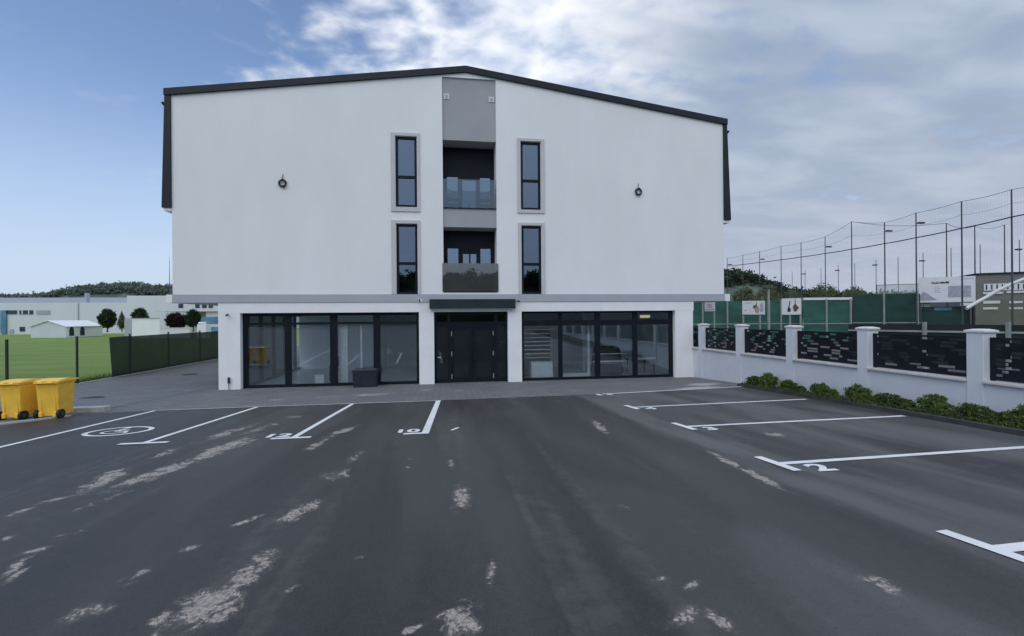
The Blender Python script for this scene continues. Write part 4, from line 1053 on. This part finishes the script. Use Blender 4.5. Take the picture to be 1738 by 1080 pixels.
# wooded hills
def hill(name, prof, y0, depth, seed, leafm='leaf_hill', n=900, size=1.15):
    r = random.Random(seed)
    pr = [AT(px, py, y0) for px, py in prof]
    xs_ = [p.x for p in pr]; zs = [p.z for p in pr]
    def hz(x):
        if x <= xs_[0]: return zs[0]
        for i in range(len(xs_) - 1):
            if x <= xs_[i + 1]: return zs[i] + (zs[i + 1] - zs[i]) * (x - xs_[i]) / (xs_[i + 1] - xs_[i])
        return zs[-1]
    m = MB(); nx, ny = 60, 8; X0, X1 = xs_[0], xs_[-1]
    pt = lambda i, j: (X0 + (X1 - X0) * i / nx, y0 - depth + depth * 2 * j / ny, max(-.2, (hz(X0 + (X1 - X0) * i / nx) - 2.5) * math.sin(math.pi * j / ny) - .2))
    for i in range(nx):
        for j in range(ny): m.poly([pt(i, j), pt(i + 1, j), pt(i + 1, j + 1), pt(i, j + 1)])
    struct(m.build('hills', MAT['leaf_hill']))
    m = MB()
    for _ in range(n):
        x = r.uniform(X0, X1); j = r.uniform(.3, .56); y = y0 - depth + depth * 2 * j
        z = (hz(x) - 2.5) * math.sin(math.pi * j); rr = r.uniform(2.2, 4.6)
        crown(m, (x, y, z + .4), rr, rr, rr * .85, 7, 9, size, r, .5, -.5)
    return tag(m.build('woodland', MAT[leafm]), name, 'woodland', kind='stuff')
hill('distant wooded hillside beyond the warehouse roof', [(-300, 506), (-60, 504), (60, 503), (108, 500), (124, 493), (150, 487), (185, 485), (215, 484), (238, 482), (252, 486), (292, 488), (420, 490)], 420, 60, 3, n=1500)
hill('dark wooded slope behind the sports nets right of the building', [(1150, 466), (1235, 463), (1262, 468), (1280, 478), (1298, 487), (1330, 496), (1440, 501), (1800, 503)], 210, 40, 4, 'leaf_dark', n=600, size=1.0)

# ------------------------------------------------------------------ right: courts, nets, signs
def at_depth(px, py, Z):
    x, y = ATD(px, Z); dx = px - 869; v = (py - 540) + ROLL * dx
    return Vector((x, y, HC - v * Z / F))
# trees
for i, (px, tp, wpx, Z, lm, lab) in enumerate((
        (1262, 487, 44, 100, 'leaf_mid', 'pale green bushy tree next to the building corner behind the green screen'),
        (1302, 484, 46, 104, 'leaf_mid', 'light green bushy tree behind the tilted picture billboard'),
        (1322, 479, 40, 112, 'leaf_dark', 'darker green tree rising behind the bottle billboard'),
        (1345, 492, 40, 108, 'leaf_mid', 'low green tree behind the right hand billboard'),
        (1398, 482, 52, 105, 'leaf_pale', 'pale rounded tree behind the long white topped screen'),
        (1450, 488, 42, 110, 'leaf_mid', 'small green tree left of the tall dark green screen'))):
    x, y = ATD(px, Z); zt_ = at_depth(px, tp, Z).z
    tree('tree', x, y, 0, zt_, wpx * Z / F, lm, lab, 40 + i, trunk=.12, size=.28, clumps=80)
# green windscreen fence
def screen(name, p0, p1, Z0_, Z1_, zb, ztop, m_, label, postpx=(), cap=None, thick=.03, cat='fence', postm='pole_pale'):
    a = Vector(ATD(p0, Z0_)); b = Vector(ATD(p1, Z1_)); d = (b - a).normalized(); n = Vector((d.y, -d.x))
    t = thing(name, (a.x, a.y, 0), label, cat)
    m = MB()
    q = [a, b, b - n * thick, a - n * thick]
    m.hexa([(p.x, p.y, zb) for p in q], [(p.x, p.y, ztop) for p in q]); m.build('screen_sheet', MAT[m_], t)
    for px in postpx:
        f = (px - p0) / (p1 - p0)
        # depth interpolates in 1/Z along a straight line
        Zi = 1 / ((1 - f) / Z0_ + f / Z1_); p = Vector(ATD(px, Zi)) + n * .07
        MB().box(p.x - .06, p.x + .06, p.y - .06, p.y + .06, 0, ztop + .12).build('post', MAT[postm], t)
    if cap:
        q = [a + n * .05, b + n * .05, b - n * .12, a - n * .12]
        MB().hexa([(p.x, p.y, ztop) for p in q], [(p.x, p.y, ztop + cap) for p in q]).build('top_rail', MAT['sign_white'], t)
    q = [a + n * .04, b + n * .04, b + n * .001, a + n * .001]
    MB().hexa([(p.x, p.y, 1.75) for p in q], [(p.x, p.y, 1.83) for p in q]).build('mid_rail', MAT[postm], t)
    return t
screen('court_screen', 1130, 1362, 46, 46, .05, 4.0, 'windscreen', 'green court windscreen with pale posts behind the billboards', (1160, 1192, 1234, 1305, 1325, 1358))
screen('court_screen', 1364, 1446, 44, 44, .05, 4.0, 'windscreen', 'green court windscreen with a white top rail right of the billboards', (1402, 1443), cap=.22)
screen('court_screen', 1448, 1562, 47, 45, .05, 4.55, 'windscreen_dark', 'tall dark green court screen left of the big white banner', (1500, 1557))
sA = Vector(ATD(1488, 46.6)); sB = Vector(ATD(1560, 45.2))
t = thing('high_net', (sA.x, sA.y, 4.6), 'pale see-through net panel above the tall dark green screen', 'net')
uv_quad('net_sheet', MAT['mesh_pale'], [(sA.x, sA.y, 4.62), (sB.x, sB.y, 4.62), (sB.x, sB.y, 5.5), (sA.x, sA.y, 5.5)], t)
MB().tube([(sA.x, sA.y, 5.5), (sB.x, sB.y, 5.5)], .025, 6).build('top_cord', MAT['cable'], t)
MB().tube([(sA.x, sA.y, 4.5), (sA.x, sA.y, 5.55)], .04, 6).build('end_post', MAT['pole_steel'], t)
# low black screen just behind the boundary wall
screen('black_fence', 1440, 1990, 24, 16, .3, 2.10, 'black_screen', 'low black netted fence with a pale rail behind the white boundary wall', (1570, 1712), cap=None)
# club building with banner and white arch
ax, bx_ = Vector(ATD(1556, 46)), Vector(ATD(1900, 40))
CB = thing('club_building', (ax.x, ax.y, 0), 'grey beige sports club building with a row of windows at the right edge', 'building')
d = (bx_ - ax).normalized(); n = Vector((d.y, -d.x))
def cbox(name, s0, s1, z0, z1, off, dep, m_, par):
    q = [ax + d * s0 + n * off, ax + d * s1 + n * off, ax + d * s1 + n * (off - dep), ax + d * s0 + n * (off - dep)]
    return MB().hexa([(p.x, p.y, z0) for p in q], [(p.x, p.y, z1) for p in q]).build(name, MAT[m_], par)
def s_of(px):
    f = (px - 1556) / (1900 - 1556); Zi = 1 / ((1 - f) / 46 + f / 40); return (Vector(ATD(px, Zi)) - ax).length, Zi
s1655 = s_of(1655)[0]; L = (bx_ - ax).length
cbox('wall', s1655, L, 0, 6.25, 0, 12, 'beige_dark', CB)
cbox('lower_wall', s1655 + .02, L, 0, 3.9, .05, .049, 'olive', CB)
cbox('roof_edge', s1655 - .05, L, 6.251, 6.36, .15, 12.2, 'dark_metal', CB)
z = 5.15
for px in range(1670, 1760, 9):
    a = s_of(px)[0]; wnd = cbox('window', a, a + .36, 4.72, 5.35, .06, .059, 'sign_white', CB)
    cbox('pane', a + .12, a + .22, 4.80, 5.28, .075, .014, 'window_far', wnd)
for px0, px1, za, zb in ((1668, 1697, 3.52, 3.78), (1668, 1693, 2.98, 3.18), (1712, 1735, 3.52, 3.72), (1712, 1735, 2.98, 3.14), (1668, 1702, 4.40, 4.60), (1708, 1745, 4.45, 4.65)):
    cbox('sign_strip', s_of(px0)[0], s_of(px1)[0], za, zb, .10, .04, 'arch_white', CB)
s0 = s_of(1556)[0]
BN = thing('banner', (ax.x, ax.y, 3.7), 'big white printed banner fixed left of the sports club building', 'banner')
cbox('banner_sheet', s0 + .1, s1655 - .02, 3.72, 6.12, .2, .06, 'sign_white', BN)
cbox('grey_panel', s_of(1608)[0], s_of(1647)[0], 4.15, 5.25, .206, .0055, 'ink_grey', BN)
rr = random.Random(3)
for px in range(1580, 1608, 3):
    a = s_of(px)[0]; cbox('lettering', a, a + rr.uniform(.08, .15), 5.50, 5.50 + rr.uniform(.10, .22), .206, .0055, 'ink_black', BN)
for px in range(1630, 1650, 3):
    a = s_of(px)[0]; cbox('lettering', a, a + rr.uniform(.08, .14), 5.84, 5.92, .206, .0055, 'ink_grey', BN)
for k in range(4): cbox('lettering', s_of(1585)[0], s_of(1585 + 8 + 3 * (k % 2))[0], 5.15 - k * .16, 5.20 - k * .16, .206, .0055, 'ink_grey', BN)
q = [(1556, 4.10), (1566, 4.75), (1574, 4.55), (1582, 4.2), (1590, 3.95), (1575, 3.9), (1562, 3.88)]
m = MB(); pts = [(ax + d * s_of(px)[0] + n * .21, z_) for px, z_ in q]; m.poly([(p.x, p.y, z_) for p, z_ in pts][::-1]); m.build('printed_shape', MAT['ink_grey'], BN)
cbox('support', s0 + .2, s0 + .35, 0, 3.72, .1, .12, 'pole_steel', BN); cbox('support', s1655 - .4, s1655 - .25, 0, 3.72, .1, .12, 'pole_steel', BN)
# dark kiosk under the banner
KK = thing('kiosk', (ax.x, ax.y, 0), 'dark low kiosk with small windows under the white banner', 'kiosk')
cbox('body', s0 + .3, s1655 - .1, 0, 3.3, -.4, 3, 'windscreen_dark', KK); cbox('window', s_of(1570)[0], s_of(1583)[0], 2.9, 3.25, -.35, .049, 'window_far', KK); cbox('window', s_of(1588)[0], s_of(1618)[0], 2.95, 3.22, -.35, .049, 'glass_blue', KK); cbox('hatch', s_of(1630)[0], s_of(1652)[0], 3.36, 3.62, .25, .3, 'sign_white', KK)
# white diagonal arch tube
pts = [at_depth(px, py, 38) for px, py in ((1640, 524), (1655, 515), (1672, 506), (1692, 494), (1715, 483), (1738, 474), (1775, 462), (1820, 452), (1870, 448))]
tag(MB().tube(pts, .13, 10).build('arch_tube', MAT['arch_white'], smooth=True), 'white diagonal arch tube rising before the club building', 'arch')
# signs
def shape(pts2, org, u, v, off, name, m_, par):
    n = u.cross(v).normalized() * off
    MB().poly([tuple(org + u * a + v * b + n) for a, b in pts2]).build(name, MAT[m_], par)
def blob(cx, cy, rx, ry, n=14, seed=1):
    r = random.Random(seed); return [(cx + rx * math.cos(2 * math.pi * k / n) * r.uniform(.75, 1.1), cy + ry * math.sin(2 * math.pi * k / n) * r.uniform(.75, 1.1)) for k in range(n)]
def billboard(pxa, ya, pxb, yb, Z, skew, label, legs):
    a = at_depth(pxa, yb, Z); b = at_depth(pxb, yb + skew, Z - .6); c = at_depth(pxa, ya, Z)
    u = (b - a); v = Vector((0, 0, c.z - a.z)); n = u.cross(v).normalized() * -.07
    t = thing('billboard', (a.x, a.y, 0), label, 'billboard', 'billboards behind the boundary wall')
    m = MB(); p = [a, b, b + v, a + v]
    m.hexa([p[0], p[1], p[1] + n, p[0] + n], [p[3], p[2], p[2] + n, p[3] + n]); m.build('board', MAT['sign_white'], t)
    for f in legs:
        q = a + u * f + n * 1.4; MB().box(q.x - .05, q.x + .05, q.y - .04, q.y + .04, 0, q.z + v.z * .5).build('post', MAT['pole_pale'], t)
    return t, a, u, v
t, a, u, v = billboard(1196, 513, 1213, 528.5, 34, 0, 'small white billboard with a few printed lines beside the building column', (.88,))
for k in range(3): shape([(.28, .42 + k * .14), (.72, .42 + k * .14), (.72, .48 + k * .14), (.28, .48 + k * .14)], a, u, v, .012, 'printed_line', 'ink_grey', t)
shape([(.06, .16), (.94, .16), (.94, .19), (.06, .19)], a, u, v, .012, 'printed_line', 'ink_black', t)
t, a, u, v = billboard(1260, 511, 1298.5, 534, 34, 0, 'wide white billboard with brown floral picture, second from the building', (.04, .78))
shape(blob(.56, .55, .09, .16, seed=1), a, u, v, .012, 'printed_shape', 'ink_brown', t); shape(blob(.66, .35, .10, .30, seed=2), a, u, v, .014, 'printed_shape', 'ink_rose', t)
shape(blob(.86, .50, .08, .40, seed=3), a, u, v, .013, 'printed_shape', 'ink_grey', t); shape(blob(.63, .75, .02, .16, seed=4), a, u, v, .015, 'printed_shape', 'ink_black', t); shape(blob(.14, .30, .04, .06, seed=5), a, u, v, .012, 'printed_shape', 'ink_grey', t)
shape([(.10, .82), (.45, .85), (.45, .88), (.10, .85)], a, u, v, .012, 'printed_line', 'ink_grey', t)
t, a, u, v = billboard(1327, 507, 1360, 534.5, 34, -.5, 'white billboard with a black bottle and brown figure picture', (.42, .96))
shape([(.30, .18), (.46, .18), (.46, .36), (.40, .46), (.46, .84), (.42, .88), (.34, .46), (.30, .36)], a, u, v, .012, 'printed_shape', 'ink_black', t)
shape(blob(.70, .40, .13, .24, seed=6), a, u, v, .012, 'printed_shape', 'ink_brown', t); shape([(.67, .6), (.72, .6), (.71, .95), (.68, .95)], a, u, v, .013, 'printed_shape', 'ink_brown', t); shape(blob(.82, .42, .06, .10, seed=7), a, u, v, .014, 'printed_shape', 'ink_brown', t)
# street-light-like post between the two big billboards
p = at_depth(1304.5, 488, 33)
t = thing('court_light', (p.x, p.y, 0), 'low floodlight on a pale post between the two picture billboards', 'floodlight')
MB().box(p.x - .06, p.x + .06, p.y - .06, p.y + .06, 0, p.z - .1).build('post', MAT['pole_pale'], t); MB().box(p.x - .35, p.x + .55, p.y - .12, p.y + .12, p.z - .1, p.z + .05).build('lamp_head', MAT['pole_steel'], t, bevel=.02)
# ball-stop net poles
def net_pole(px, py, Z, label, group, lamp=None, rad_=.06, side=1):
    p = at_depth(px, py, Z)
    t = thing('net_pole', (p.x, p.y, 0), label, 'pole', group)
    MB().tube([(p.x, p.y, 0), (p.x, p.y, p.z)], rad_, 8, rad_ * .65).build('shaft', MAT['pole_steel'], t)
    if lamp:
        zz = at_depth(px, lamp, Z).z
        m = MB(); m.tube([(p.x, p.y, zz), (p.x + side * .5, p.y - .1, zz + .02)], .03, 6); m.build('bracket', MAT['pole_steel'], t)
        MB().box(p.x + side * .35 - .3, p.x + side * .35 + .3, p.y - .3, p.y - .05, zz - .02, zz + .12).build('lamp', MAT['ink_black'], t)
    return p
FR = [(1235, 438.5, 450), (1261.5, 433, None), (1290, 427, 441), (1326.5, 418, None), (1360.5, 412, None), (1401.5, 402, 420), (1446.5, 376.5, None), (1502.5, 378, 393.5), (1556, 361.5, 380), (1633.5, 342, None), (1718.5, 322, None)]
tops = []
for i, (px, py, lp) in enumerate(FR):
    v = (py - 540) + ROLL * (px - 869); Z = min(77, 9.6 * F / -v)
    g = 'poles of the near net row'
    lab = ('tall near row net pole with a floodlight, %s such pole from the building' % ORD[[k for k, q in enumerate(FR) if q[2]].index(i)]) if lp else 'tall plain net pole of the near row, %s plain one from the building' % ORD[[k for k, q in enumerate(FR) if not q[2]].index(i)]
    tops.append((net_pole(px, py, Z, lab, g, lp, .075 if px > 1500 else .065), px, Z))
ex = tops[-1][0] + (tops[-1][0] - tops[-2][0])
tops.append((Vector((ex.x, ex.y, tops[-1][0].z)), None, None))
def cable(name, pts, r, sag, label, cat='cable', group=None):
    q = []
    for a, b in zip(pts, pts[1:]):
        for k in range(8):
            f = k / 8; c = a.lerp(b, f); c.z -= sag * 4 * f * (1 - f); q.append(c)
    q.append(pts[-1])
    return tag(MB().tube(q, r, 5).build(name, MAT['cable'], smooth=True), label, cat, group)
tp = [t_[0] for t_ in tops]
cable('net_cable', tp, .018, .10, 'thin sagging wire joining the tops of the near net poles')
low = []
for p_, px, Z in tops:
    if px is None: low.append(Vector((p_.x, p_.y, low[-1].z + (low[-1].z - low[-2].z)))); continue
    f = (px - 1235) / (1718.5 - 1235); py = 452 + (369 - 452) * (.62 * f + .38 * f * f)
    q = at_depth(px, py, Z); low.append(Vector((p_.x - .1, p_.y, q.z)))
cable('net_cable', low, .05, .03, 'thick black cable strung along the near net poles below their tops')
mid = [(a + b) / 2 for a, b in zip(tp, low)]
cable('net_cable', mid, .010, .15, 'thin wire between the top wire and the thick black cable')
t = thing('ball_net', (tp[0].x, tp[0].y, 0), 'fine grey ball-stop net hanging along the near pole row', 'net')
for a, b, c, d_ in zip(low, low[1:], tp, tp[1:]):
    uv_quad('net_sheet', MAT['net_fine'], [(a.x, a.y, .5), (b.x, b.y, .5), tuple(d_), tuple(c)], t)
BK = [(1345, 461, None), (1367, 459, 466), (1394, 455, None), (1423.5, 450, 460), (1451.5, 447, None), (1487.5, 441, 451), (1525, 436, None), (1567.5, 429, 444), (1615, 421, None), (1664.5, 415, None), (1731, 407, 425)]
for i, (px, py, lp) in enumerate(BK):
    v = (py - 540) + ROLL * (px - 869); Z = 7.6 * F / -v
    lab = ('shorter far row net pole with a lamp, %s such pole from the building' % ORD[[k for k, q in enumerate(BK) if q[2]].index(i)]) if lp else 'shorter plain net pole of the far row, %s plain one from the building' % ORD[[k for k, q in enumerate(BK) if not q[2]].index(i)]
    net_pole(px, py, Z, lab, 'poles of the far net row', lp, .05, -1)
side_tops = []
for i, (px, py) in enumerate(((1607.5, 379), (1655.5, 384), (1706, 381.5))):
    side_tops.append(net_pole(px, py, 48, ('tall dark pole above the white banner', 'tall dark pole at the right end of the white banner', 'tall dark pole above the club building roof')[i], 'poles by the club building', None, .07))
cable('net_cable', [tops[6][0]] + side_tops, .02, .35, 'thin wire running back from the near pole row to the club building poles')

# woods behind the camera, seen only mirrored in the glass
rw = random.Random(12); m = MB()
hh_ = [(-90 + 3 * k, 9.9 + rw.uniform(-.5, .5)) for k in range(61)]
for (a, za), (b, zb) in zip(hh_, hh_[1:]):
    m.poly([(b, -50, 1.2), (a, -50, 1.2), (a, -53, za), (b, -53, zb)]); m.poly([(b, -53, zb), (a, -53, za), (a, -62, 1.2), (b, -62, 1.2)])
for k in range(90):
    x = -80 + k * 1.9 + rw.uniform(-1, 1); y = -54 + rw.uniform(-1, 1)
    crown(m, (x, y, 9.4 + rw.uniform(-.6, 1.0)), 2.2, 1.6, 1.5, 26, 26, .40, rw, .42, -.95)
tag(m.build('woodland', MAT['leaf_mirror']), 'row of dark trees mirrored in the lower glass railing', 'woodland', kind='stuff')
